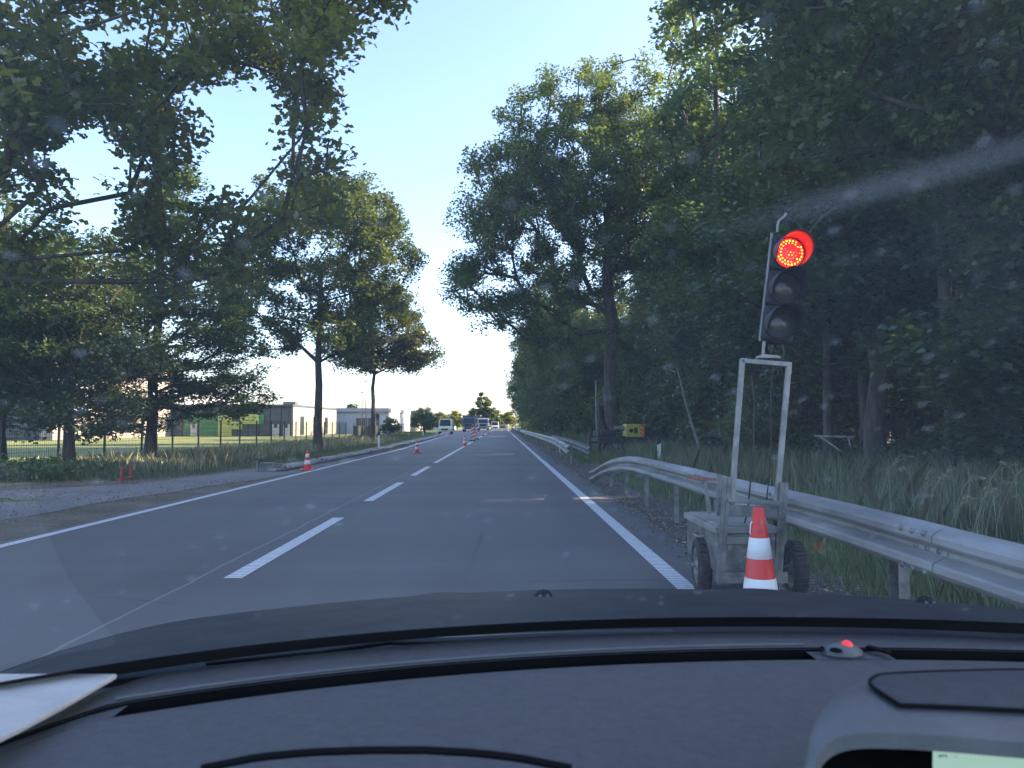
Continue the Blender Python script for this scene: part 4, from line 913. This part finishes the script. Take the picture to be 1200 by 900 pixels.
# ---------------------------------------------------------------- mobile traffic light on its trolley
M['lens_red'] = mat('lens_red', (.5, .01, .01), rough=.3, emit=(1, .0015, .003), estr=2.0)
M['led'] = mat('led', (.9, .3, .05), rough=.3, emit=(1, .30, .02), estr=1.9)
M['lens_dark'] = mat('lens_dark', (.03, .028, .035), (.06, .055, .06), 60, .12)
M['housing'] = mat('housing', (.010, .008, .014), (.018, .015, .022), 6, .5, spec=.25)
def trolley():
    A = lambda px, py, Y=5.2: at(px, py, Y)
    root = empty('signal_trolley', (1.65, 5.5, 0)); tag(root, 'worn galvanised hand trolley with battery box, two wheels and tall tube frame', 'trolley')
    # battery box
    xl, xr = A(842, 645).x, A(911, 645).x; zb, zt = A(842, 673).z, A(842, 626).z
    m = MB(); wbox(m, xl, xr, 5.24, 6.08, zb, zt); m.build('box', M['zinc'], root, bevel=.008)
    m = MB(); wbox(m, xl - .018, xr + .018, 5.215, 6.10, zt + .002, zt + .045); wbox(m, xl + .01, xr - .01, 5.25, 6.06, zt + .045, zt + .055); m.build('lid', M['alu'], root, bevel=.006)
    m = MB(); wbox(m, xl + .02, xr - .02, 5.20, 5.236, zt - .07, zt - .02); m.build('front_rail', M['zinc'], root, bevel=.004)
    m = MB(); wbox(m, xl - .03, xr + .03, 5.12, 5.2, zb - .04, zb); wbox(m, xl - .03, xr + .03, 5.1, 5.12, zb - .04, zb + .03); m.build('foot_plate', M['zinc'], root)
    m = MB()
    for xx in (xl + .07, xr - .09): wbox(m, xx, xx + .03, 5.225, 5.239, zt - .11, zt - .015); m.lathe((xx + .015, 5.225, zt - .09), [(0, -.008), (.009, -.006), (.01, 0)], 'Y', 10)
    m.tube([(xl - .005, 5.55, zt - .06), (xl - .04, 5.56, zt - .07), (xl - .04, 5.72, zt - .07), (xl - .005, 5.73, zt - .06)], .006, 6); m.build('latches', M['steel'], root)
    m = MB()
    for (px, py) in ((849.5, 585), (847.5, 612), (845.5, 640), (844, 664), (915.5, 592), (913.5, 618), (912, 645), (911, 670)):
        p = A(px, py, 5.125); m.lathe(p, [(0, -.010), (.008, -.008), (.010, 0)], 'Y', 8)
    m.build('bolts', M['steel'], root)
    # axle, wheels
    zc = .205; MB().tube([(1.38, 5.62, zc), (2.12, 5.5, zc)], .018, 10).build('axle', M['zinc'], root)
    for (x, y, ang) in ((1.445, 5.6, -.10), (2.07, 5.45, -.10)):
        Mx = Matrix.Rotation(ang, 3, 'Z'); r = .195; wd = .10
        t = MB().lathe((x, y, zc), [(r * .62, -wd * .32), (r * .72, -wd * .46), (r * .88, -wd * .5), (r * .97, -wd * .38), (r, -wd * .15), (r, wd * .15), (r * .97, wd * .38), (r * .88, wd * .5), (r * .72, wd * .46), (r * .62, wd * .32)], 'X', 36, Mx)
        for k in range(36):
            a = 2 * math.pi * k / 36; t.box(Vector((x, y, zc)) + Mx @ Vector((0, math.cos(a) * r, math.sin(a) * r)), (wd * .6, .012, .012), M=Mx @ Matrix.Rotation(a, 3, 'X'))
        wh = t.build('wheel', M['rubber'], root)
        MB().lathe((x, y, zc), [(0, -wd * .42), (r * .18, -wd * .42), (r * .2, -wd * .2), (r * .5, -wd * .1), (r * .6, -wd * .36), (r * .66, -wd * .38), (r * .66, wd * .38), (r * .6, wd * .36), (r * .5, wd * .1), (0, wd * .15)], 'X', 28, Mx).build('rim', M['zinc'], wh)
    # lower channels
    def chan(p, q, w_=.036):
        m = MB(); m.beam(p, q, w_, .008); d = (Vector(q) - Vector(p)).normalized(); s = d.cross(Vector((0, 1, 0))).normalized()
        for k in (-1, 1): m.beam(Vector(p) + s * k * (w_ / 2 - .004) + Vector((0, -.02, 0)), Vector(q) + s * k * (w_ / 2 - .004) + Vector((0, -.02, 0)), .008, .026)
        return m
    chan(A(843, 674, 5.14), A(851.5, 559, 5.14)).build('lower_upright', M['zinc'], root)
    chan(A(910, 686, 5.14), A(918, 565, 5.14)).build('lower_upright', M['zinc'], root)
    # upper U frame
    m = MB(); m.beam(A(857, 592, 5.16), A(870, 421, 5.16), .034, .034, up=(0, 1, 0)); m.beam(A(910, 592, 5.16), A(924.5, 426, 5.16), .034, .034, up=(0, 1, 0)); m.beam(A(867.5, 422.5, 5.16), A(927.3, 427.5, 5.16), .034, .034, up=(0, 1, 0)); m.build('upper_frame', M['steel'], root, bevel=.005)
    m = MB(); m.beam(A(852, 586, 5.12), A(914, 590, 5.12), .03, .03); m.build('cross_bar', M['zinc'], root, bevel=.004)
    m = MB(); m.beam(A(852, 598, 5.14), A(914, 601, 5.14), .015, .075); m.build('cross_plate', M['zinc'], root, bevel=.003)
    # bracket and handle behind the box
    m = MB(); m.beam(A(806, 558.5, 5.9), A(842, 563, 5.5), .03, .028); m.build('handle_bar', M['rust'], root, bevel=.004)
    m = MB(); m.beam(A(826, 562, 5.7), A(831.5, 602, 5.8), .028, .012, up=(0, 1, 0)); m.build('strut', M['alu'], root, bevel=.002)
    m = MB(); m.beam(A(843.5, 556, 5.35), A(842, 604, 5.35), .03, .03, up=(0, 1, 0)); m.build('rear_stay', M['zinc'], root, bevel=.003)
    m = MB(); m.beam(A(830, 564.5, 5.6), A(856, 565.5, 5.35), .02, .02); m.build('stay_link', M['zinc'], root)
    m = MB(); m.tube([A(880, 440, 5.22), A(884, 470, 5.24), A(883, 520, 5.25), A(880, 560, 5.25), A(876, 600, 5.3), A(872, 615, 5.35)], .006, 6); m.tube([A(905, 430, 5.2), A(903, 470, 5.24), A(904, 530, 5.26), A(898, 590, 5.3)], .005, 6); m.build('cable', M['black'], root)

    # signal head
    r2 = empty('traffic_light', tuple(A(897, 418))); tag(r2, 'three-lamp mobile traffic light showing red on top of the trolley frame', 'traffic light')
    top = A(927.5, 276); bot = A(912, 400); ax = (top - bot).normalized(); sx = ax.cross(Vector((0, 1, 0))).normalized() * -1
    if sx.x < 0: sx = -sx
    B = Matrix((sx, Vector((0, 1, 0)), ax)).transposed()
    L_ = (top - bot).length; Wd = .218
    m = MB(); n = 3
    for k in range(3):
        c = bot + ax * (L_ * (k + .5) / 3); m.box(c + Vector((0, .065, 0)), (Wd, .12, L_ / 3 - .002), M=B)
    hs = m.build('housing', M['housing'], r2, bevel=.02, seg=3)
    pxc = [(918, 379), (921.5, 341), (925, 296.5)]
    for k in range(3):
        c = bot + ax * (L_ * (k + .5) / 3) + Vector((0, -.0, 0)); rl = .100
        # ring, lens, visor
        d = MB(); d.lathe(c + Vector((0, -.004, 0)), [(0, -.022), (rl * .5, -.018), (rl * .85, -.008), (rl, .004)], 'Y', 32); ln = d.build('lens', M['lens_red'] if k == 2 else M['lens_dark'], r2)
        if k == 2:
            e = MB(); rn = random.Random(3)
            for ring, cnt in ((0, 1), (.022, 6), (.043, 12), (.064, 18), (.083, 23)):
                for j in range(cnt):
                    if rn.random() < .14: continue
                    a = 2 * math.pi * (j + .3 * ring * 10) / cnt; rr_ = rn.uniform(.0055, .0075)
                    e.lathe(c + B @ Vector((ring * math.cos(a), -.022 + ring * .12, ring * math.sin(a))), [(0, -rr_), (rr_ * .8, -rr_ * .5), (rr_, 0)], 'Y', 8)
            e.build('diodes', M['led'], ln)
        v = MB(); us = np.linspace(R(-38), R(218), 30); rv = rl + .010
        def vis(u, t, c=c, rv=rv):
            dep = .005 - t * (.035 + .165 * max(0, math.sin((u - R(-38)) / R(256) * math.pi)) ** .6)
            rr2 = rv + t * .006; return tuple(c + B @ Vector((rr2 * math.cos(u), 0, rr2 * math.sin(u))) + Vector((0, dep, 0)))
        v.grid(vis, list(us), [0, .25, .5, .75, 1.0]); o = v.build('visor', M['visor_red_glow'] if k == 2 else M['housing'], r2); solid(o, .004)
        q_ = MB(); q_.lathe(c + Vector((0, .002, 0)), [(rl + .002, -.008), (rl + .012, -.008), (rl + .014, .006)], 'Y', 32); q_.build('lens_ring', M['housing'], r2)
    # side bar, lower bracket, hanger on top, aerial
    m = MB(); m.beam(A(890.5, 400, 5.26), A(904.5, 273, 5.26), .014, .02, up=(0, 1, 0)); m.build('side_bar', M['alu'], r2, bevel=.003)
    m = MB(); m.beam(A(893.5, 418, 5.2), A(895.5, 400, 5.2), .018, .018, up=(0, 1, 0)); m.beam(A(893, 416.5), A(914, 419), .03, .02); m.box(A(900, 418) + Vector((0, .03, 0)), (.12, .1, .02)); m.build('mounting_bracket', M['alu'], r2, bevel=.003)
    m = MB(); m.tube([A(911, 272), A(911, 264), A(913, 258.5), A(919, 254), A(921.5, 250)], .009, 8); m.build('top_hanger', M['alu'], r2)
    m = MB(); m.lathe(A(923.8, 246), [(0, -.026), (.018, -.02), (.026, 0), (.02, .018), (0, .026)], 'Z', 16); m.tube([A(917, 262), A(925, 257), A(934, 260), A(938, 268)], .007, 8); m.build('sensor_ball', M['housing'], r2)
    m = MB(); m.tube([A(947, 275), A(953, 266), A(963, 255), A(979, 243)], .0022, 6); m.build('aerial', M['zinc'], r2)
    m = MB(); m.tube([A(905, 404), A(903, 412), A(905, 422), A(910, 430), A(906, 436)], .007, 8); m.tube([A(917, 404), A(919, 414), A(914, 424), A(911, 440)], .006, 8); m.build('cable', M['black'], r2)
M['visor_red_glow'] = mat('visor_red_glow', (.10, .006, .008), (.12, .01, .012), 6, .45)  # red glow of the lamp painted into the top visor's base colour
trolley()

# ---------------------------------------------------------------- our own car: bonnet, windscreen, dashboard
M['carpaint'] = mat('carpaint', (.010, .013, .018), (.024, .028, .034), 9, .6, spec=.12)
M['dash'] = mat('dash', (.070, .072, .076), (.088, .090, .094), 90, .62, bump=.35, bscale=420, spec=.35)
M['dash_rim'] = mat('dash_rim', (.082, .086, .09), (.10, .104, .108), 20, .45, bump=.12, bscale=400)
M['slot'] = mat('slot', (.003, .003, .004), (.005, .005, .006), 9, .7, spec=.1)
M['trim'] = mat('trim', (.40, .40, .38), (.46, .46, .44), 30, .8, bump=.15, bscale=300)
M['frit'] = mat('frit', (.006, .006, .007), (.012, .012, .013), 20, .4)
car = empty('car', (.25, .9, 0)); tag(car, 'dark car we sit in, with bonnet, windscreen and grey dashboard across the foreground', 'car')
def hz(x, Y):
    t = Y - 1.1; return .905 - .055 * t - .075 * t * t - .036 * abs((x - .34) / .8) ** 2.0 + .006 * math.exp(-((abs(x - .25) - .42) / .05) ** 2)
us = list(np.linspace(-.80, 1.32, 60)); vs_ = list(np.linspace(1.12, 2.25, 40))
m = MB(); m.grid(lambda x, Y: (x, Y, hz(x, Y)), us, vs_); o = m.build('bonnet', M['carpaint'], car); solid(o, .006)
m = MB(); m.grid(lambda t, s: (-.80 - .12 * t, 1.12 + 1.1 * s, hz(-.80, 1.12 + 1.1 * s) - .012 * t - .25 * t ** 3), list(np.linspace(0.02, 1, 8)), list(np.linspace(0, 1, 24))); o = m.build('wing', M['carpaint'], car); solid(o, .004)
m = MB(); m.grid(lambda t, s: (1.32 + .12 * t, 1.12 + 1.1 * s, hz(1.32, 1.12 + 1.1 * s) - .012 * t - .25 * t ** 3), list(np.linspace(0.02, 1, 8)), list(np.linspace(0, 1, 24))); o = m.build('wing', M['carpaint'], car); solid(o, .004)
for px in (637, 1084):
    q = at(px, 690, 1.72 if px < 700 else 1.72); zz = hz(q.x, 1.72)
    m = MB(); m.lathe((q.x, 1.72, zz), [(.022, -.01), (.020, .006), (.013, .015), (0, .019)], n=16); nz_ = m.build('washer_nozzle', M['slot'], car)
    m = MB()
    for s in (-1, 1): m.lathe((q.x + s * .008, 1.703, zz + .007), [(0, -.004), (.004, -.004), (.004, 0)], 'Y', 8)
    m.build('jet', M['dash_rim'], nz_)
# windscreen base curve
def yb(x): return 1.045 - .135 * ((x - .32) / .8) ** 2 - .05 * ((x - .32) / .8) ** 4
def zb_(x): return .958 - .012 * ((x - .3) / .8) ** 2
# cowl: plastic panel between bonnet and glass
m = MB(); m.grid(lambda x, t: (x, yb(x) + .03 + t * (1.13 - yb(x) - .03), zb_(x) - .045 + t * (hz(x, 1.12) - .012 - zb_(x) + .045)), list(np.linspace(-.75, 1.2, 50)), [0, .3, .6, 1]); m.build('cowl', M['frit'], car)
m = MB(); m.grid(lambda x, t: (x, yb(x) + .012 - t * .046, zb_(x) - .012 + t * .024 + .004 * math.sin(t * 3.1)), list(np.linspace(-.72, 1.15, 60)), list(np.linspace(0, 1, 6))); m.build('windscreen_seal', M['frit'], car)
# wiper parked
m = MB(); m.tube([(x, 1.12 + .02 * math.sin((x + .4) * 3), hz(x, 1.12) + .012) for x in np.linspace(-.42, .25, 14)], .006, 6); m.build('wiper', M['frit'], car)
# dashboard
def yslot(x): return .945 - .10 * ((x - .42) / .75) ** 2 - .024 * ((x - .42) / .75) ** 4
def dz(x, Y):
    f = (yb(x) - Y)
    z = zb_(x) - .012 - .02 * min(f, .25)
    if x < -.40: z -= .22 * (-.40 - x)
    if f > .25: z -= .12 * (f - .25) ** 1.5
    return z
def bandgrid(name, f0, f1, m_, x0=-.80, x1=1.05, n=90, k=12, dzf=None):
    b = MB(); b.grid(lambda x, t: (x, f0(x) + (f1(x) - f0(x)) * t, dz(x, f0(x) + (f1(x) - f0(x)) * t) + (dzf(x, t) if dzf else 0)), list(np.linspace(x0, x1, n)), list(np.linspace(0, 1, k)))
    return b.build(name, m_, car)
SL0 = lambda x: yslot(x) + .015
SL1 = lambda x: yslot(x) - .015
bandgrid('dashboard_rear', lambda x: yb(x) - .012, lambda x: SL0(x), M['dash'], dzf=lambda x, t: .003 * (1 if t > .93 else 0) - .004 * (t > .99))
m = MB(); m.grid(lambda x, t: (x, SL0(x) + .001 + .004 * t, dz(x, SL0(x)) + .001 - .09 * t), list(np.linspace(-.8, 1.05, 90)), [0, .5, 1]); m.build('vent_wall', M['slot'], car)
bandgrid('dashboard', lambda x: SL1(x), lambda x: .50, M['dash'], k=30, dzf=lambda x, t: -.004 * (1 - min(1, t * 14)))
# vent slots: dark trough under the gap, closed by fillers where there is no slot
bandgrid('vent_trough', lambda x: SL0(x) + .01, lambda x: SL1(x) - .01, M['slot'], dzf=lambda x, t: -.022)
xs0 = at(140, 832, 1).x * .80; 
def filler(x0, x1):
    b = MB(); b.grid(lambda x, t: (x, SL0(x) + .002 + (SL1(x) - SL0(x) - .004) * t, dz(x, yslot(x)) - .0035), list(np.linspace(x0, x1, 12)), [0, .5, 1]); b.build('slot_filler', M['dash'], car)
def xat(px):   # x on the slot curve seen at column px
    lo, hi = -.7, 1.2
    for _ in range(40):
        mid = (lo + hi) / 2
        Y = yslot(mid); zc_ = dz(mid, Y); v = CM.transposed() @ (Vector((mid, Y, zc_)) - EYE); cx = 600 + FPX * v.x / -v.z
        if cx < px: lo = mid
        else: hi = mid
    return lo
filler(-.80, xat(142)); filler(xat(950), xat(1042))
def onslot(px, dY=0, dzz=0):
    x = xat(px); Y = yslot(x) + dY; return Vector((x, Y, dz(x, Y) + dzz))
# sun sensor with red alarm light
c = onslot(988); m = MB()
m.lathe(tuple(c + Vector((0, 0, -.002))), [(.024, 0), (.0235, .004), (.019, .009), (.010, .0125), (0, .0135)], n=28, M=Matrix.Diagonal((1, .62, 1)).to_3x3()); sn = m.build('sun_sensor', M['dash_rim'], car)
m = MB(); m.lathe(tuple(c + Vector((.004, -.002, .009))), [(.007, 0), (.0065, .003), (.003, .0055), (0, .006)], n=16); m.build('alarm_light', mat('alarm', (.5, .03, .04), rough=.25, emit=(1, .05, .06), estr=.12), sn)
m = MB(); m.lathe(tuple(c + Vector((-.012, -.008, .004))), [(.008, 0), (.006, .003), (0, .004)], n=14); m.build('sensor_window', M['slot'], sn)
a = onslot(1022, .012, .003); b_ = onslot(1038, -.010, .003); m = MB(); m.beam(a, b_, .010, .003); m.build('diagonal_slot', M['slot'], car)
a = onslot(968, .012, .003); b_ = onslot(960, -.006, .003); m = MB(); m.beam(a, b_, .003, .002); m.build('seam', M['slot'], car)
# raised rim line in front of the slot
m = MB(); m.tube([(x, SL0(x) + .012, dz(x, SL0(x)) + .0015) for x in np.linspace(xat(120), xat(952), 60)], .0022, 6); m.build('slot_rim', M['dash_rim'], car)
# pale side trim at the left
m = MB(); pts = [at(-60, 789, .86), at(138, 789, .86), at(72, 826, .77), at(24, 852, .70), at(-6, 866, .66), at(-70, 880, .63)]
tl = [Vector(p) for p in pts]; m.prism([Vector((p.x, p.y, p.z)) for p in tl], (0, 0, 0), (0, 0, -.006)); m.build('door_trim', M['trim'], car, bevel=.002)
# instrument cowl in front of us
m = MB(); s0 = [at(x, y, .56) for x, y in ((235, 902), (300, 889), (360, 883), (430, 880.5), (500, 880.5), (560, 884), (610, 890), (670, 902))]
def sp(t):
    k = t * (len(s0) - 1); i = min(int(k), len(s0) - 2); f = k - i; return s0[i] * (1 - f) + s0[i + 1] * f
m.grid(lambda t, s: tuple(sp(t) + Vector((0, -.14 * s, -.012 + .012 * math.sin(min(1, s * 3) * 1.57) - .05 * s))), list(np.linspace(0, 1, 24)), list(np.linspace(0, 1, 10))); m.build('instrument_cowl', M['dash_rim'], car)
m = MB(); m.tube([sp(t) + Vector((0, .002, .0)) for t in np.linspace(0, 1, 24)], .0028, 6); m.build('cowl_seam', M['slot'], car)
# display hood lower right
dh = []
def hood():
    outer = [at(936, 930, .50), at(942, 885, .52), at(950, 860, .545), at(962, 835, .57), at(985, 812, .60), at(1015, 798, .615), at(1060, 792, .62), at(1200, 787, .62), at(1340, 790, .62)]
    inner = [at(950, 935, .485), at(955, 898, .49), at(962, 880, .495), at(978, 866, .50), at(1005, 859, .50), at(1050, 859, .50), at(1100, 862, .50), at(1220, 872, .50), at(1360, 882, .50)]
    m = MB(); n = 40
    def cat(P, t):
        k = t * (len(P) - 1); i = min(int(k), len(P) - 2); f = k - i
        p0 = P[max(i - 1, 0)]; p1 = P[i]; p2 = P[i + 1]; p3 = P[min(i + 2, len(P) - 1)]
        return .5 * ((2 * p1) + (p2 - p0) * f + (2 * p0 - 5 * p1 + 4 * p2 - p3) * f * f + (3 * p1 - p0 - 3 * p2 + p3) * f ** 3)
    m.grid(lambda t, s: tuple(cat(outer, t) * (1 - s) + cat(inner, t) * s + Vector((0, 0, .010 * math.sin(math.pi * s)))), list(np.linspace(0, 1, n)), list(np.linspace(0, 1, 8)))
    m.grid(lambda t, s: tuple(cat(outer, t) + Vector((0, 0, -.018 * s)) + Vector((-.004, .004, 0)) * s), list(np.linspace(0, 1, n)), [0, .2, 1])
    m.grid(lambda t, s: tuple(cat(inner, t) + Vector((0, .0, -.010 * s))), list(np.linspace(0, 1, n)), [0, 1])
    hd = m.build('display_hood', M['dash_rim'], car)
    m = MB(); m.grid(lambda t, s: tuple(cat(inner, t) + (cat(inner, t) - EYE) * (.16 * s) + Vector((0, 0, -.008 - .003 * s))), list(np.linspace(0, 1, n)), [0, .5, 1]); m.build('hood_lining', M['slot'], hd)
    # inset pad, lying 3 mm proud of the hood top
    surf = lambda t, s_: cat(outer, t) * (1 - s_) + cat(inner, t) * s_ + Vector((0, 0, .010 * math.sin(math.pi * s_) + .003))
    tA = .60
    def half(t): return .33 * min(1.0, max(0, (t - tA) / .07)) ** .5
    ts = list(tA + (1 - tA) * np.linspace(0, 1, 40) ** 1.6)
    m = MB(); m.grid(lambda t, q: tuple(surf(t, .45 + half(t) * q)), ts, list(np.linspace(-1, 1, 12))); m.build('speaker_pad', M['pad'], hd)
    m = MB(); m.tube([surf(t, .45 - half(t)) for t in ts[::-1]] + [surf(t, .45 + half(t)) for t in ts[1:]], .0014, 6); m.build('pad_seam', M['slot'], hd)
    back = MB(); back.add([tuple(at(955, 860, .58)), tuple(at(1400, 860, .58)), tuple(at(1400, 960, .54)), tuple(at(955, 960, .54))], [(0, 1, 2, 3)]); back.build('display_bezel', M['slot'], car)
    s = [at(1093, 878.5, .53), at(1260, 887, .53), at(1260, 935, .51), at(1093, 935, .51)]
    sc = MB(); sc.add([tuple(p) for p in s], [(0, 1, 2, 3)]); lcd = sc.build('display_screen', mat('lcd', (.06, .08, .07), rough=.3, emit=(.42, .66, .56), estr=.16), car)
    # small digits in the corner of the screen
    tx = MB(); d = Vector((0, -.0015, 0))
    segs = {'1': 'bc', '0': 'abcdef', '2': 'abged', 'k': 'feg', 'o': 'cdeg'}
    def glyph(ch, px, py, w_=3.2, h_=4.6):
        f = {'a': ((0, 0), (1, 0)), 'b': ((1, 0), (1, .5)), 'c': ((1, .5), (1, 1)), 'd': ((0, 1), (1, 1)), 'e': ((0, .5), (0, 1)), 'f': ((0, 0), (0, .5)), 'g': ((0, .5), (1, .5))}
        for k_ in segs[ch]:
            (x0, y0), (x1, y1) = f[k_]; tx.beam(at(px + x0 * w_, py + y0 * h_, .5285) + d, at(px + x1 * w_, py + y1 * h_, .5285) + d, .0007, .0004)
    for i, ch in enumerate('102'): glyph(ch, 1096 + i * 4.3, 884)
    glyph('o', 1114, 885); glyph('k', 1118.5, 885)
    tx.build('screen_digits', mat('lcdink', (.03, .07, .06), rough=.5), lcd)
M['pad'] = mat('pad', (.04, .043, .052), (.055, .058, .068), 60, .7, bump=.5, bscale=500)
hood()

# windscreen
def glassmat():
    m = bpy.data.materials.new('windscreen_glass'); m.use_nodes = True; nd = m.node_tree.nodes; L = m.node_tree.links
    nd.remove(nd['Principled BSDF']); out = nd['Material Output']
    tr = N(m, 'ShaderNodeBsdfTransparent'); tr.inputs[0].default_value = (1.0, .918, .90, 1)
    gl = N(m, 'ShaderNodeBsdfGlossy', i_Roughness=.02); gl.inputs[0].default_value = (1, 1, 1, 1)
    a = N(m, 'ShaderNodeMixShader', i_Fac=.05); L.new(tr.outputs[0], a.inputs[1]); L.new(gl.outputs[0], a.inputs[2])
    # dust film and dried drops
    tc = N(m, 'ShaderNodeTexCoord')
    vo = N(m, 'ShaderNodeTexVoronoi', i_Scale=46.0); L.new(tc.outputs['Object'], vo.inputs['Vector'])
    mr = N(m, 'ShaderNodeMapRange', interpolation_type='SMOOTHSTEP'); mr.inputs[1].default_value = .08; mr.inputs[2].default_value = .34; mr.inputs[3].default_value = 1; mr.inputs[4].default_value = 0
    L.new(vo.outputs['Distance'], mr.inputs[0])
    sp_ = N(m, 'ShaderNodeSeparateColor'); L.new(vo.outputs['Color'], sp_.inputs[0])
    th = N(m, 'ShaderNodeMapRange'); th.inputs[1].default_value = .5; th.inputs[2].default_value = 1.0; L.new(sp_.outputs[0], th.inputs[0])
    mu = N(m, 'ShaderNodeMath', operation='MULTIPLY'); L.new(mr.outputs[0], mu.inputs[0]); L.new(th.outputs[0], mu.inputs[1])
    nz = N(m, 'ShaderNodeTexNoise', i_Scale=5.0, i_Detail=4); L.new(tc.outputs['Object'], nz.inputs['Vector'])
    n2 = N(m, 'ShaderNodeMapRange'); n2.inputs[1].default_value = .3; n2.inputs[2].default_value = .75; n2.inputs[3].default_value = .026; n2.inputs[4].default_value = .050; L.new(nz.outputs[0], n2.inputs[0])
    fac = N(m, 'ShaderNodeMath', operation='MULTIPLY_ADD'); fac.inputs[1].default_value = .11; L.new(mu.outputs[0], fac.inputs[0]); L.new(n2.outputs[0], fac.inputs[2])
    # glare streak along a wiper smear, painted into the dust film at upper right
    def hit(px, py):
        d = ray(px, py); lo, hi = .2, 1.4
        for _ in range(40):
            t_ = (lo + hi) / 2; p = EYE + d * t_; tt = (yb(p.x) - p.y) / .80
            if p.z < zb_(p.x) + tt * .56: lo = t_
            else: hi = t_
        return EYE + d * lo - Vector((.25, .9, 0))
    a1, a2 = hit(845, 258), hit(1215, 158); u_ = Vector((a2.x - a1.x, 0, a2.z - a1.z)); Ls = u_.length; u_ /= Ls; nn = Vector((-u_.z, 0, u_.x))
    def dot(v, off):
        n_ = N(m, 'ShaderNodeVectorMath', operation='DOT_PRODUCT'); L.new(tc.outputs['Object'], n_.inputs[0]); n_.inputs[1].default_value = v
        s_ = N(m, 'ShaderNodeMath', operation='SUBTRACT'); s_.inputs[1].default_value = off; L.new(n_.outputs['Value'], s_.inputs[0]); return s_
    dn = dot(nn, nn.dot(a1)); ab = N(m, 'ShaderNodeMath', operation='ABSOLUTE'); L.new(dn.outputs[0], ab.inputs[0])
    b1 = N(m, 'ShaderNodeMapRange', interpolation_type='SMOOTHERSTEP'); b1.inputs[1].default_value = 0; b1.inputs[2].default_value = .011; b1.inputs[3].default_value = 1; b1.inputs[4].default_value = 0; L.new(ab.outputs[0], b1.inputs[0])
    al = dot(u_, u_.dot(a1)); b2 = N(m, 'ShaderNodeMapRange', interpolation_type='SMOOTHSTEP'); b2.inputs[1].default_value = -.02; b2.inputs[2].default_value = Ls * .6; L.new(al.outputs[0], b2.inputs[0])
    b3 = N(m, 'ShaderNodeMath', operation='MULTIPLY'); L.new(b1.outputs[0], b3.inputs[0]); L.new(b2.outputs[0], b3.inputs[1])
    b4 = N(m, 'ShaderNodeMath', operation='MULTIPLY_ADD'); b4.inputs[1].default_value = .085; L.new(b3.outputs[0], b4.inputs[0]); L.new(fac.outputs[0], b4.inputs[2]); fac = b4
    tl = N(m, 'ShaderNodeBsdfTranslucent'); tl.inputs[0].default_value = (.8, .82, .85, 1); df = N(m, 'ShaderNodeBsdfDiffuse'); df.inputs[0].default_value = (.8, .82, .85, 1)
    dd = N(m, 'ShaderNodeMixShader', i_Fac=.3); L.new(tl.outputs[0], dd.inputs[1]); L.new(df.outputs[0], dd.inputs[2])
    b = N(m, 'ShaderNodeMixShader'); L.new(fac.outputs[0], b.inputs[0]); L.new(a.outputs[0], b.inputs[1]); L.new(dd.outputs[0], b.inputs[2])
    L.new(b.outputs[0], out.inputs[0]); return m
def ws(x, t):
    y0, z0 = yb(x), zb_(x) - .002
    bow = .02 * math.sin(math.pi * t)
    k = 1 - .0 * t
    return (x, y0 - t * .80 + bow, z0 + t * .56 + bow)
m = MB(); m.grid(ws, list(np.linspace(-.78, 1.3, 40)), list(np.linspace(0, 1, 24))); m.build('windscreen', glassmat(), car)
